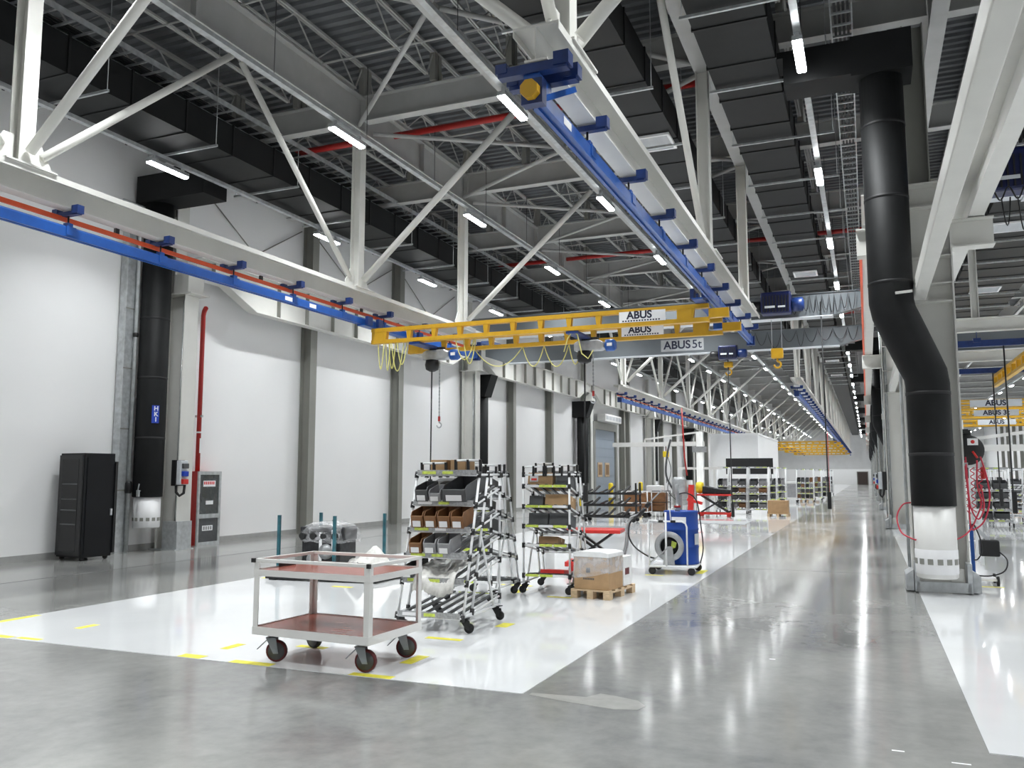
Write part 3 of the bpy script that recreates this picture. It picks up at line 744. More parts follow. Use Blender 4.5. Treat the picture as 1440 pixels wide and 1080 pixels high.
# yellow hook block hanging between the cranes
p = on_y(1093, 498, YC2-.1)
hkb = thing('hook_block', 'yellow crane hook block on two thin wire ropes', 'hook', (p.x, YC2-.1, p.z))
MB().box(-.16, .16, -.08, .08, -.12, .16).build('block', 'yellow', hkb, bevel=.03)
MB().tube([(0, 0, -.12), (0, 0, -.2)]+[(.09*math.sin(a), 0, -.29+.09*math.cos(a)) for a in [PI*k/8 for k in range(0, 13)]], .028, 6).build('hook', 'yellow', hkb)
MB().tube([(-.13, 0, .16), (-.13, 0, 5.95-p.z)], .008, 5).tube([(.13, 0, .16), (.13, 0, 5.95-p.z)], .008, 5).build('wire_rope', 'crane_white', hkb)
def pendant(u, v_end, y, ztop, label, tail=.28, red=False):
    e = on_y(u, v_end, y)
    r = thing('pendant_control', label, 'control', (e.x, y, e.z))
    MB().tube([(-.02, 0, tail), (-.03, 0, ztop-e.z)], .018, 6).build('pendant_cable', 'black', r)
    MB().box(-.05, .05, -.04, .04, 0, tail).build('handset', 'black', r, bevel=.015)
    if red: MB().tube([(.012, .0, tail), (.012, 0, tail+1.6)], .008, 5).build('stay_rope', 'rope_red', r)
    return r
pendant(1031, 727, YC1-.5, 5.6, 'black pendant control hanging from the hoist of the crane lettered 5t', .45)
pendant(1167, 716, YC2-.17, 6.3, 'black pendant control with red stay rope hanging over the aisle edge', .45, True)
# ================================================================ COLUMNS, ROUND DUCTS, WALL FITTINGS
# ---- aisle columns (15 m apart)
YCOL = [13.85+15*k for k in range(9)]
def aisle_column():
    r = thing('steel_column', 'white steel column at the aisle edge, galvanised guard boxes at its foot', 'column', (.915, YCOL[0], 0))
    MB().hcol(0, 0, .02, 5.95, .73, .35, .022, .016).build('shaft', 'white_steel', r)
    MB().box(-.40, .40, -.20, .20, 5.95, 5.98).build('step_plate', 'white_steel', r)
    MB().hcol(-.02, 0, 5.98, 8.5, .30, .30, .018, .012).build('upper_shaft', 'post_grey', r)
    MB().box(-.40, .40, -.24, .24, 0, .02).build('base_plate', 'galv', r)
    sp = MB()
    for z in (4.17, 4.44, 4.85, 5.62): sp.box(-.34, .34, -.17, .17, z, z+.018)
    sp.build('stiffener_plate', 'white_steel', r)
    for s in (-1, 1):
        MB().prism([(s*.37, .02), (s*.47, .02), (s*.47, .24), (s*.37, .31)], 'y', -.42, .18).build('guard_box', 'galv', r)
    MB().box(-.34, .34, -.50, -.46, .02, .16).box(-.36, -.30, -.50, -.18, .02, .42).box(.30, .36, -.50, -.18, .02, .42).build('foot_guard', 'galv', r)
    MB().box(-.26, -.10, -.44, -.40, .02, .34).box(.10, .26, -.44, -.40, .02, .34).build('foot_plate', 'white_steel', r)
    # corbels carrying the two runway beams
    for s in (-1, 1):
        MB().ibeam('x', .37 if s > 0 else -.93, .93 if s > 0 else -.37, 0, 4.97, .42, .26).build('corbel', 'white_steel', r)
    # cable conduits on the web
    MB().tube([(-.30, -.05, .3), (-.30, -.05, 5.9)], .02, 6).tube([(-.25, -.05, .3), (-.25, -.05, 5.9)], .014, 6).build('conduit', 'galv', r)
    MB().tube([(-.40, .05, .3), (-.40, .05, 8.2)], .022, 6).build('conduit', 'galv', r)
    return r
ac = aisle_column()
for k in range(1, 9):
    clone(ac, (.915, YCOL[k], 0), None, 'white steel column farther along the aisle edge', 'farther aisle columns')
def round_duct():
    r = thing('round_duct', 'big black round duct with a bend beside the aisle column', 'duct', (.83, 13.17, 0))
    up = -.415
    path = [(0, 0, 1.22), (0, 0, 2.9), (-.02, 0, 3.05), (-.09, 0, 3.22), (up+.10, 0, 3.78), (up+.03, 0, 3.95), (up, 0, 4.12), (up, 0, 7.45)]
    MB().tube(path, [.285, .285, .288, .292, .298, .30, .30, .30], 28).build('pipe', 'duct_black', r)
    for z, x, rad in ((1.9, 0, .29), (2.75, 0, .29), (4.35, up, .304), (5.6, up, .304), (6.7, up, .304)):
        MB().lathe([(rad-.01, 0), (rad, .005), (rad, .045), (rad-.01, .05)], 28, (x, 0, z), cap=False).build('seam_band', 'duct_seam', r)
    d = MB().lathe([(.245, .24), (.265, .26), (.265, 1.22), (.24, 1.22)], 28).build('diffuser', 'cream_coat', r)
    MB().lathe([(.266, .30), (.271, .31), (.271, .62), (.266, .63)], 28, cap=False).build('perforated_collar', 'white_print', d)
    hm = MB().box(-.035, .035, -.004, .006, -.038, .038).mesh('vent_hole')
    for k in range(14):
        a = 2*PI*k/14+.1
        obj('vent_hole', hm, 'post_grey', d, (.271*math.sin(a), -.271*math.cos(a), .47), (0, 0, a))
    MB().box(up-.40, up+.42, -.33, .30, 7.45, 8.05).build('branch_box', 'duct_black', r)
    MB().box(-1.76, up-.40, -.30, .30, 7.50, 8.02).build('branch_neck', 'duct_black', r)
    MB().box(-1.86, -1.76, -.30, .30, 7.92, 8.02).build('branch_collar', 'duct_black', r)
    return r
rd = round_duct()
for k in range(2, 9):
    clone(rd, (1.02, YCOL[k]-.68, 0), None, 'black round duct with a bend beside a farther aisle column', 'farther aisle round ducts')
tag(MB().bar(on_y(1259, 412, 12.84), on_y(1283, 409, 12.84), .05, .03).build('duct_bracket', 'white_steel'), 'small white bracket arm across the black duct near the tie beam', 'bracket')
# tie beam into the column web, right and left crane runways on the corbels
tb = thing('tie_beam', 'white box-section tie beam overhead, running into the aisle column', 'beam', (.812, 0, 4.20))
MB().box(-.085, .085, 1.0, 13.64, 0, .22).build('beam_body', 'white_steel', tb, bevel=.012)
MB().box(-.11, .11, 13.62, 13.66, -.02, .25).build('end_plate', 'white_steel', tb)
for k in range(8):
    tb = thing('tie_beam', 'white box-section tie beam between two farther aisle columns', 'beam', (.812, 0, 4.20), 0, 'farther tie beams')
    MB().box(-.085, .085, YCOL[k]+.03, YCOL[k+1]-(.2 if k == 0 else 1.1), 0, .22).build('beam_body', 'white_steel', tb)
    ye_ = YCOL[k+1]-(.2 if k == 0 else 1.1)
    MB().box(-.11, .11, ye_, ye_+.04, -.02, .25).build('end_plate', 'white_steel', tb)
rb = thing('crane_runway', 'white crane runway beam on the right-bay corbels', 'beam', (1.62, 0, 5.41))
MB().ibeam('y', -2.0, 140, 0, 0, .5, .21, .26).build('beam_body', 'white_steel', rb)
lb = thing('crane_runway', 'white crane runway beam on the aisle-side corbels, red conductor line beside it', 'beam', (.20, 0, 5.41))
MB().ibeam('y', 13.62, 140, 0, 0, .48, .20, .24).build('beam_body', 'white_steel', lb)
MB().box(-.18, -.13, 15.6, 140, .12, .21).build('conductor_line', 'orange', lb)

# ---- left wall columns, black ducts and posts
cx0 = -14.33
def wall_column():
    r = thing('steel_column', 'white steel column on the left wall with a socket panel on it', 'column', (cx0, CYL[0], 0))
    MB().hcol(0, 0, .02, 5.69, .60, .42, .022, .016).build('shaft', 'white_steel', r)
    MB().hcol(-.175, 0, 5.72, 8.5, .25, .36, .018, .014).build('upper_shaft', 'white_steel', r)
    MB().box(-.4, .36, -.28, .28, 0, .02).build('base_plate', 'galv', r)
    MB().box(-.08, .34, -.22, .22, .02, .62).build('foot_cladding', 'galv', r)
    MB().box(-.02, .40, -.24, .24, 5.72, 6.155).build('bracket', 'white_steel', r)
    MB().box(-.40, .54, -.30, .30, 5.69, 5.72).build('bracket_plate', 'white_steel', r)
    MB().tube([(.12, -.05, .3), (.12, -.05, 5.6)], .02, 6).tube([(.17, -.05, .3), (.17, -.05, 5.6)], .014, 6).build('conduit', 'galv', r)
    return r
CYL0 = on_x(259, 700, cx0+.30).y
wc = wall_column(); wc.location.y = CYL0
def wall_duct():
    r = thing('round_duct', 'black round duct on the left wall with blue sign and white diffuser', 'duct', (-14.30, on_x(214, 600, -14.25).y, 0))
    MB().lathe([(.30, 1.17), (.305, 1.18), (.305, 7.6), (.30, 7.6)], 26).build('pipe', 'duct_black', r)
    for z in (2.4, 3.7, 5.0, 6.3): MB().lathe([(.304, z), (.31, z+.005), (.31, z+.045), (.304, z+.05)], 26, cap=False).build('seam_band', 'duct_seam', r)
    d = MB().lathe([(.26, .52), (.275, .54), (.275, 1.17), (.25, 1.17)], 26).build('diffuser', 'white_print', r)
    hm = MB().box(-.036, .036, -.004, .006, -.035, .035).mesh('vent_hole')
    for k in range(14):
        a = 2*PI*k/14; obj('vent_hole', hm, 'post_grey', d, (.275*math.sin(a), -.275*math.cos(a), .70), (0, 0, a))
    MB().tube([(.10, -.29, 1.30), (.10, -.36, 1.31), (.13, -.36, 1.45)], .014, 6).box(.07, .13, -.37, -.33, 1.18, 1.32).build('damper_handle', 'pump_steel', r)
    MB().box(-.35, .30, -.35, .35, 7.6, 8.2).box(.30, 1.55, -.35, .35, 7.6, 8.2).build('branch_box', 'duct_black', r)
    MB().box(.62, 1.50, -.33, .33, 8.2, 8.3).build('branch_collar', 'duct_black', r)
    return r
wd_ = wall_duct()
def low_duct(loc):
    r = thing('round_duct', 'black round duct with a hopper top beside the second wall column', 'duct', loc)
    MB().lathe([(.30, 1.17), (.305, 1.18), (.305, 4.75), (.30, 4.75)], 20).build('pipe', 'duct_black', r)
    MB().prism([(-.495, 4.75), (.32, 4.75), (.62, 5.62), (-.495, 5.62)], 'y', -.33, .33).build('hopper', 'duct_black', r)
    MB().lathe([(.26, .52), (.275, .54), (.275, 1.17), (.25, 1.17)], 20).build('diffuser', 'white_print', r)
    return r
# blue sign with three white characters, one above the other
a = math.radians(62)
sg = MB().box(-.075, .075, -.006, 0, -.19, .19).build('blue_sign', 'label_blue', wd_, (.312*math.sin(a), -.312*math.cos(a), 2.93), (0, 0, a))
for ch, dz in (('H', .12), ('K', .0), ('1', -.115)):
    obj('lettering', text_mesh(ch, .13, .001, .004), 'white_print', sg, (.01, -.0075, dz), (PI/2, 0, 0))
for k in range(1, 9):
    clone(wc, (cx0, CYL[k], 0), None, 'white steel column farther along the left wall', 'farther wall columns')
    side = .85 if k % 2 else -.85
    if k == 1: wl_ = low_duct((-14.30, CYL[k]+side, 0))
    else: clone(wl_, (-14.30, CYL[k]+side, 0), None, 'black round duct with a hopper top farther along the left wall', 'farther wall ducts')
# plain posts between the columns, both walls
pm = MB().hcol(0, 0, 0, 9.9, .34, .30, .016, .012).mesh('post')
for k in range(8):
    for dy in (4.9, 9.85):
        y = CYL[k]+dy-.1
        if 46.8 < y < 52.7: y = 53.6
        own = ['grey wall post next beyond the red hose cabinet', 'second grey wall post beyond the red hose cabinet', 'grey wall post next beyond the hopper-topped black duct', 'grey wall post between the hopper-topped duct and the roller door']
        i_ = 2*k+(dy > 5)
        tag(obj('wall_post', pm, 'post_grey', None, (XW+.185, y, 0)), own[i_] if i_ < 4 else 'plain grey steel post on the left wall beyond the roller door', 'post', None if i_ < 4 else 'left wall posts beyond the door')
for k in range(26):
    tag(obj('wall_post', pm, 'post_grey', None, (XR-.185, 5+5*k, 0)), 'plain grey steel post against the right wall', 'post', 'right wall posts')
# thin cross bracing rods on the wall above the runway
for ya, yb in ((15.6, 19.6), (20.2, 24.6), (25.2, 29.4)):
    tag(MB().tube([(XW+.06, ya, 6.2), (XW+.06, yb, 8.6)], .016, 5).tube([(XW+.10, ya, 8.6), (XW+.10, yb, 6.2)], .016, 5).build('wall_bracing', 'post_grey'), 'thin crossed bracing rods high on the left wall', 'bracing', 'crossed wall rods')
# galvanised riser and pipe left of the black duct
yg = on_x(176, 600, -14.6).y
t = thing('cable_riser', 'galvanised cable riser channel on the left wall beside the black duct', 'riser', (-14.66, yg, 0))
MB().box(-.10, .10, -.16, .16, .02, 7.2).build('channel', 'galv', t)
MB().box(-.12, .115, -.18, .18, .0, .02).build('foot', 'galv', t)
for z in (1.3, 2.6, 3.9, 5.2): MB().box(.10, .106, -.17, .17, z, z+.03).build('cover_strap', 'post_grey', t)
yp = on_x(192, 500, -14.45).y
t = thing('downpipe', 'slim grey pipe with a black coupling between the riser and the black duct', 'pipe', (-14.5, yp, 0))
MB().tube([(0, 0, 0), (0, 0, 7.3), (0, -.03, 7.42), (0, -.12, 7.5), (0, -.5, 7.5)], .045, 10).build('pipe', 'galv', t)
MB().lathe([(.055, 1.25), (.07, 1.28), (.07, 1.46), (.055, 1.5)], 12).build('coupling', 'black', t)
MB().lathe([(.046, 4.6), (.06, 4.62), (.06, 4.68), (.046, 4.7)], 12).build('clip', 'black', t)

def socket_panel(loc, label, rz=0, grp=None):
    r = thing('socket_panel', label, 'socket panel', loc, rz, grp)
    MB().box(-.02, .10, -.13, .13, -.28, .28).build('back_plate', 'black', r)
    MB().box(.10, .22, -.11, .11, -.26, .27).build('housing', 'crane_white', r, bevel=.015)
    for z, m_ in ((.15, 'bin_grey'), (-.02, 'label_blue'), (-.19, 'bright_red')):
        MB().box(.22, .28, -.08, .08, z-.055, z+.055).build('socket_cover', m_, r, bevel=.01)
    MB().tube([(.06, -.06, -.26), (.08, -.07, -.42), (.13, -.02, -.50), (.18, .05, -.44), (.17, .08, -.26)], .03, 8).build('cable_loop', 'rubber', r)
    return r
sp_ = socket_panel((cx0+.32, on_x(252, 668, cx0+.4).y, on_x(252, 665, cx0+.4).z), 'white socket panel with blue and red sockets on the wall column')
for k in range(1, 3):
    clone(sp_, (.52, YCOL[k]-.05, 1.45), PI, 'socket panel with red socket on a farther aisle column', 'aisle column socket panels')
# fire hose cabinet and red pipe
yf0 = on_x(272, 760, -14.45).y; 
fp = thing('fire_pipe', 'red vertical fire pipe beside the hose cabinet', 'pipe', (-14.62, on_x(276, 700, -14.62).y, 0))
MB().tube([(0, 0, .72), (0, 0, 5.45), (.05, -.03, 5.55), (.18, -.12, 5.6)], .055, 12).tube([(0, 0, .72), (.04, .06, .62), (.08, .2, .6)], .055, 12).build('pipe', 'red', fp)
MB().box(-.12, .12, -.02, .02, .98, 1.03).box(-.12, .10, -.02, .02, 3.0, 3.05).build('clamp', 'galv', fp)
MB().lathe([(.056, 2.62), (.058, 2.62), (.058, 2.66), (.056, 2.66)], 12, cap=False).box(.052, .06, -.02, .02, 2.15, 2.5).build('paint_mark', 'white_print', fp)
fc = thing('hose_cabinet', 'red fire hose cabinet with grey framed glass door', 'cabinet', (-14.62, yf0+.42, 0))
MB().box(-.18, .16, -.36, .40, 0, 1.72).build('body', 'red', fc)
dr = MB().box(.16, .20, -.36, -.30, .0, 1.72).box(.16, .20, .33, .40, 0, 1.72).box(.16, .20, -.30, .33, 1.64, 1.72).box(.16, .20, -.30, .33, .62, .72).box(.16, .20, -.30, .33, 0, .07).build('door_frame', 'galv', fc)
MB().box(.165, .178, -.30, .33, .72, 1.64).build('glass', 'cabinet_glass', dr); MB().box(.165, .178, -.30, .33, .07, .62).build('lower_panel', 'bin_grey', dr)
pl = MB().box(.180, .184, -.18, .22, 1.36, 1.50).build('red_notice', 'white_print', fc)
nm = MB()
for k in range(6): nm.box(.184, .186, -.16+k*.06, -.12+k*.06, 1.41, 1.48)
nm.build('notice_print', 'bright_red', pl)
MB().box(.180, .184, -.08, .16, .94, 1.03).build('small_notice', 'white_print', fc)
pl = MB().box(.180, .184, -.17, .17, .33, .45).build('lower_notice', 'white_print', fc)
nm = MB()
for k in range(4): nm.box(.184, .186, -.14+k*.075, -.09+k*.075, .35, .43)
nm.build('notice_print', 'bin_light', pl)
MB().lathe([(.02, 0), (.12, .01), (.12, .05), (.02, .06)], 16, (-.0, .02, 1.05), 'x').build('hose_coil', 'bin_light', fc)

# server cabinet
c0 = on_z(116, 790); yb0 = 11.95
sv = thing('server_cabinet', 'tall black server cabinet standing by the left wall', 'cabinet', (-13.90, 11.93, 0), math.radians(-6))
SW, SD = .74, .66
MB().box(-SW, 0, 0, SD, .06, 2.06).build('body', 'server_black', sv, bevel=.012)
dg = MB().box(-SW+.02, -.02, -.035, 0, .10, 2.02).build('front_door', 'black', sv)
MB().box(-SW+.12, -.12, -.04, -.035, .18, 1.94).build('door_glass', 'server_glass', dg)
for z in (1.45, 1.16, .95, .68): MB().box(-SW+.14, -.14, -.043, -.04, z, z+.025).build('shelf_edge', 'bin_grey', dg)
MB().box(.0, .012, .06, SD-.06, .12, 1.98).build('side_panel', 'server_black', sv)
MB().box(-SW+.02, .03, SD, SD+.05, .12, 1.90).build('rear_door', 'black', sv)
MB().box(.012, .035, SD-.08, SD-.04, .85, .98).build('latch', 'galv', sv)
for x in (-SW+.07, -.07):
    for y in (.08, SD-.08):
        MB().lathe([(.02, -.02), (.045, -.018), (.045, .018), (.02, .02)], 12, (x, y, .045), 'x').box(x-.03, x+.03, y-.03, y+.03, .045, .07).build('castor', 'rubber', sv)

# air curtain over the roller door
pa_, pb_ = on_x(835, 572, -14.3), on_x(874, 584, -14.3)
ac_ = thing('air_curtain', 'long white air curtain box over the roller door', 'heater', (-14.575, 47.9, 4.76))
MB().box(0, .5, 0, 3.6, 0, .45).build('casing', 'cream_coat', ac_, bevel=.05)
for k in range(5): MB().box(.501, .505, .2+k*.68, .75+k*.68, .12, .34).build('intake_grille', 'grille', ac_)
# yellow bollards
for (x, y) in ((-13.3, 46.2), (-13.3, 53.0)):
    b = thing('bollard', 'yellow bollard beside the roller door', 'bollard', (x, y, 0), 0, 'roller door bollards')
    MB().lathe([(.14, 0), (.14, 1.08), (.10, 1.16), (.02, 1.18)], 16).build('post', 'bright_yellow', b); MB().lathe([(.142, .35), (.145, .36), (.145, .55), (.142, .56)], 16, cap=False).build('band', 'foam', b)

# ---- right-bay cranes and rails seen beyond the column
gc = grey_crane(14.95, 1.52, 15.5, 'bright white right-bay crane girder with a blue hoist hanging on it', None, m='crane_white', taper=False, z=5.97)
hx = on_y(1432, 240, 14.5)
hr = crane_hoist(hx.x, 14.5, hx.z-.30, 1.05, 'dark blue rope hoist with a green light on the right-bay girder', hook=False)
MB().lathe([(.012, 0), (.02, .01), (.012, .02)], 8, (-.34, -.27, .32), 'y').build('status_light', 'led_green', hr)
cable(wave(hx.x-.42, hx.x+.5, 14.2, hx.z-.32, .2, 4), .012, 'black cable loops under the hoist with the green light')
for k in range(5):
    x = 2.1+k*.22
    cable(sag((x, 14.75, 5.93), (x+.12, 14.75, 5.93), .45+.1*(k % 3), 8), .010, 'black hanging cable loop under the bright right-bay girder')['group'] = 'cable loops under the right-bay girder'
gz = on_y(1390, 492, 31.0).z
grey_crane(31.0, 1.95, 15.5, 'long grey right-bay crane with a blue end beyond the aisle column', None, z=gz, taper=False)
for y in (22.4, 28.4):
    r = thing('crane_rail', 'blue cross rail of the right-bay light crane', 'rail', (0, y, 4.63), 0, 'right-bay cross rails')
    MB().box(2.0, 15.0, -.055, .055, 0, .15).build('rail_profile', 'blue_dark', r)
    wbm = thing('hanging_beam', 'white cross beam in the right bay above a blue cross rail', 'beam', (0, y, 4.99), 0, 'right-bay white cross beams')
    MB().ibeam('x', 1.95, 15.2, 0, 0, .31, .20, .40).build('beam_body', 'white_steel', wbm)
    for hx_ in (2.5, 7.0, 11.0, 14.5): MB().hcol(hx_, 0, .31, 2.85, .16, .16).build('hanger_post', 'white_steel', wbm)
    for hx_ in (2.5, 5.4, 7.1, 8.8, 10.5, 12.2, 13.9):
        MB().tube([(hx_, 0, .15), (hx_, 0, .355)], .012, 5).box(hx_-.08, hx_+.08, -.08, .08, .10, .2).build('hanger', 'blue_dark', r)
px_ = on_y(1425, 520, 25.4).x
lg = thing('bridge_crane', 'short yellow right-bay crane girder running along the hall under blue cross rails', 'crane', (px_, 0, 4.25))
MB().box(-.06, .06, 21.8, 29.0, .27, .345).build('top_chord', 'yellow', lg); MB().box(-.06, .06, 21.8, 29.0, 0, .075).build('bottom_chord', 'yellow', lg)
for k in range(9): MB().box(-.05, .05, 22.0+k*.83, 22.14+k*.83, .075, .27).build('girder_post', 'yellow', lg)
festoon([sag((px_+.1+i*.14, 22.0+i*.15, 4.24), (px_+.2+i*.14, 22.1+i*.15, 4.24), .5, 8) for i in range(4)], 'yellow festoon loops under the short right-bay crane girder')
for i, y in enumerate((38.0, 44.0, 52.0)):
    r = light_crane(y, 2.0, 14.5, 'yellow ladder-girder crane across the right bay', 'right-bay yellow cranes', signs=False)
    sx = on_y(1400, 570, y).x
    pl = MB().box(sx-.9, sx+.9, y-.068, y-.062, 4.3, 4.58).build('name_plate', 'crane_white', r)
    obj('lettering', text_mesh('ABUS 3t' if i == 1 else 'ABUS', .30, .001, .01), 'navy_print', pl, (sx, y-.0695, 4.44), (PI/2, 0, 0))
pendant(1409, 712, 28.4, 4.63, 'black pendant control hanging in the right bay, shorter one', .5)
pendant(1428, 722, 22.4, 4.63, 'black pendant control hanging in the right bay, longer one', .5)
# ================================================================ THINGS ON THE FLOOR
def caster(par, x, y, r=.1, wmat='rubber', tyre=None, rz=0, fork='caster_grey', wid=.045, name='caster', lever=True):
    """swivel caster whose plate top is at z = 2r+.055"""
    zt = 2*r+.055
    c = MB().box(-.05, .05, -.045, .045, zt-.01, zt).lathe([(.03, zt-.03), (.03, zt-.01)], 10).prism([(-.05, zt-.03), (.04, zt-.03), (.065, r-.02), (.02, r-.02)], 'y', -wid/2-.012, -wid/2-.006).prism([(-.05, zt-.03), (.04, zt-.03), (.065, r-.02), (.02, r-.02)], 'y', wid/2+.006, wid/2+.012).box(-.05, .04, -wid/2-.012, wid/2+.012, zt-.035, zt-.03)
    c = c.build(name, fork, par, (x, y, .004), (0, 0, rz))
    MB().lathe([(.015, -wid/2), (r*.80, -wid/2), (r*.80, wid/2), (.015, wid/2)], 18, (.042, 0, r), 'y').build('hub', wmat, c)
    MB().lathe([(r*.80, -wid/2-.001), (r*.95, -wid/2), (r, -wid/4), (r, wid/4), (r*.95, wid/2), (r*.80, wid/2+.001)], 22, (.042, 0, r), 'y', cap=False).build('tyre', tyre or wmat, c)
    MB().tube([(.042, -wid/2-.02, r), (.042, wid/2+.02, r)], .012, 8).build('axle', fork, c)
    if lever: MB().bar((-.04, 0, zt-.05), (-.13, 0, r*1.15), .035, .008).build('brake_lever', fork, c)
    return c
# ---- white two-deck trolley
ct = thing('trolley', 'white two-deck trolley with red-brown boards and big casters', 'trolley', (-4.44, 6.58, 0), math.radians(-2.5))
hx, hy = .615, .415
for sx in (-1, 1):
    for sy in (-1, 1):
        px_, py_ = sx*hx, sy*hy
        MB().prism([(px_, py_), (px_-sx*.055, py_), (px_-sx*.055, py_-sy*.006), (px_-sx*.006, py_-sy*.006), (px_-sx*.006, py_-sy*.055), (px_, py_-sy*.055)], 'z', .245, .905).build('post', 'cream_coat', ct)
for z, h in ((.245, .07), (.755, .055)):
    f = MB()
    f.box(-hx-.003, hx+.003, -hy-.004, -hy+.001, z, z+h).box(-hx-.003, hx+.003, hy-.001, hy+.004, z, z+h).box(-hx-.004, -hx+.001, -hy, hy, z, z+h).box(hx-.001, hx+.004, -hy, hy, z, z+h)
    f.build('deck_frame', 'cream_coat', ct)
    MB().box(-hx+.008, hx-.008, -hy+.008, hy-.008, z+h-.025, z+h-.008).build('deck_board', 'phenolic_red', ct)
rr2 = MB()
rr2.box(-hx-.004, hx+.004, -hy-.004, -hy+.022, .875, .905).box(-hx-.004, hx+.004, hy-.022, hy+.004, .875, .905).box(-hx-.004, -hx+.022, -hy, hy, .875, .905).box(hx-.022, hx+.004, -hy, hy, .875, .905)
rr2.build('top_rail', 'cream_coat', ct, bevel=.004)
for sx, sy in ((-1, -1), (1, -1)): MB().box(sx*hx-.016, sx*hx+.016, sy*hy-.028, sy*hy-.003, .872, .908).build('corner_cap', 'black', ct)
MB().box(-hx+.025, -hx+.022, -.12, .12, .79, .84).build('frame_slot', 'black', ct)
for sx, sy, rz in ((-1, -1, .42), (1, -1, .30), (1, 1, .5), (-1, 1, 2.9)):
    caster(ct, sx*.475, sy*.315, .094, 'bin_grey', 'maroon' if not (sx < 0 and sy > 0) else 'rubber', rz, wid=.05)

# ---- flow racks built of white pipe with black joints
track = MB().box(-.018, .018, 0, 1, -.012, .006).mesh('track_unit')
jm = MB().lathe([(.024, -.034), (.024, .034)], 10).mesh('joint')
ballm = MB().lathe([(.004, -.02), (.018, -.012), (.022, 0), (.018, .012), (.004, .02)], 8, axis='x').mesh('roller_end')
def flow_rack(W, label, loc, rz, levels=6, D=1.05, H=1.68, grp=None, detail=True):
    r = thing('flow_rack', label, 'rack', loc, rz, grp)
    def post(p, q, nm='post', m='pipe_white', rad=.0145):
        return MB().tube([p, q], rad, 8).build(nm, m, r)
    zc = .16
    fy = lambda z: .04+.42*(z-.2)/1.48
    my = lambda z: .26+.44*(z-.2)/1.48
    for x in (0, W):
        post((x, D, zc), (x, D, H)); post((x, fy(.16), .16), (x, fy(H-.02), H-.02)); post((x, my(.16), .16), (x, my(H), H))
        post((x, my(.98), .98), (x, D-.17, .16), 'brace')
        post((x, .0, zc+.005), (x, D, zc+.005), 'base_rail')
    zs = [.16, .50, .76, 1.03, 1.31, H-.04][:levels]
    zs = zs if levels == 6 else [.20, .52, .82, 1.12, H-.04]
    nt_ = max(4, int(W/.115))
    for i, z in enumerate(zs):
        top = i == len(zs)-1
        f0 = fy(z)-.02; rise = 0 if top else .17
        if i == 0: f0, rise = .0, .10
        sh = MB().tube([(0, f0, z), (W, f0, z)], .0145, 8).build('shelf_front_pipe', 'pipe_white', r); MB().tube([(0, D, z+rise), (W, D, z+rise)], .0145, 8).build('shelf_rear_pipe', 'pipe_white', r)
        [MB().tube([(x, f0, z), (x, D, z+rise)], .0125, 6).build('side_pipe', 'pipe_white', r) for x in (0, W)]
        MB().box(.02, W-.02, f0-.020, f0-.012, z-.005, z+.055).build('front_rail', 'roller', sh)
        ln = math.hypot(D-f0, rise); an = math.atan2(rise, D-f0)
        if not (top and detail):
            for k in range(nt_):
                o_ = obj('roller_track', track, 'roller' if k % 3 else 'bin_grey', sh, (.07+(W-.14)*k/(nt_-1), f0, z+.028), (an, 0, 0)); o_.scale = (1, ln, 1)
        if i == 0 and detail:
            for k in range(nt_): obj('roller_end', ballm, 'pipe_white', sh, (.07+(W-.14)*k/(nt_-1), f0+.01, z+.05))
        if detail and not top:
            for k in range(max(2, int(W/.22))): MB().box(.04+k*.2, .04+k*.2+.185, D+.014, D+.018, z+rise-.012, z+rise+.022).build('rear_label', 'lime_label' if (i+k) % 3 else 'white_print', r)
        for k in range(max(2, int(W/.26))):
            w2_ = .13 if k % 2 else .17
            MB().box(.08+k*.25, .08+k*.25+w2_, f0-.024, f0-.020, z+.008, z+.040).build('label_strip', 'lime_label' if (i+k) % 4 else 'white_print', sh)
        if detail:
            for x in (0, W):
                for yy, zz in ((f0+.01, z), (D, z+rise)):
                    obj('joint', jm, 'black', r, (x, yy, zz), (0 if yy == D else -.27, 0, 0))
                obj('joint', jm, 'black', r, (x, my(z+rise*.35), z+rise*.35), (-.27, 0, 0))
    # raised rear hoops with black clips
    if detail:
        for a, b_, yy, zt in ((.02, W*.42, .52, H+.09), (W*.58, W-.02, .52, H+.12), (.1, W*.5, D, H+.07), (W*.55, W, D, H+.07)):
            MB().tube([(a, yy, zt), (b_, yy, zt)], .013, 6).build('hoop_bar', 'pipe_white', r)
            for x in (a, (a+b_)/2, b_): MB().bar((x, yy+.01, H-.06), (x, yy, zt+.01), .028, .028).build('hoop_clip', 'black', r)
    for x in (0, W):
        for yy, rz_ in ((.08, .3), (D-.08, -.2)):
            if detail: caster(r, x, yy, .052, 'rubber', None, rz_, 'black', .03, lever=False)
            else: MB().lathe([(.01, -.015), (.055, -.015), (.055, .015), (.01, .015)], 10, (x, yy, .06), 'x').box(x-.02, x+.02, yy-.02, yy+.02, .06, .16).build('caster', 'rubber', r)
    r['zs'] = 0; del r['zs']
    return r, zs, fy
ZS = [.16, .50, .76, 1.03, 1.31]
def shelf_front(i): return 0.0 if i == 0 else .04+.42*(ZS[i]-.2)/1.48-.02
def shelf_slope(i): return math.atan2(.10 if i == 0 else .17, 1.05-shelf_front(i))
def shelf_z(i, y): return ZS[i]+(y-shelf_front(i))*math.tan(shelf_slope(i))+.037
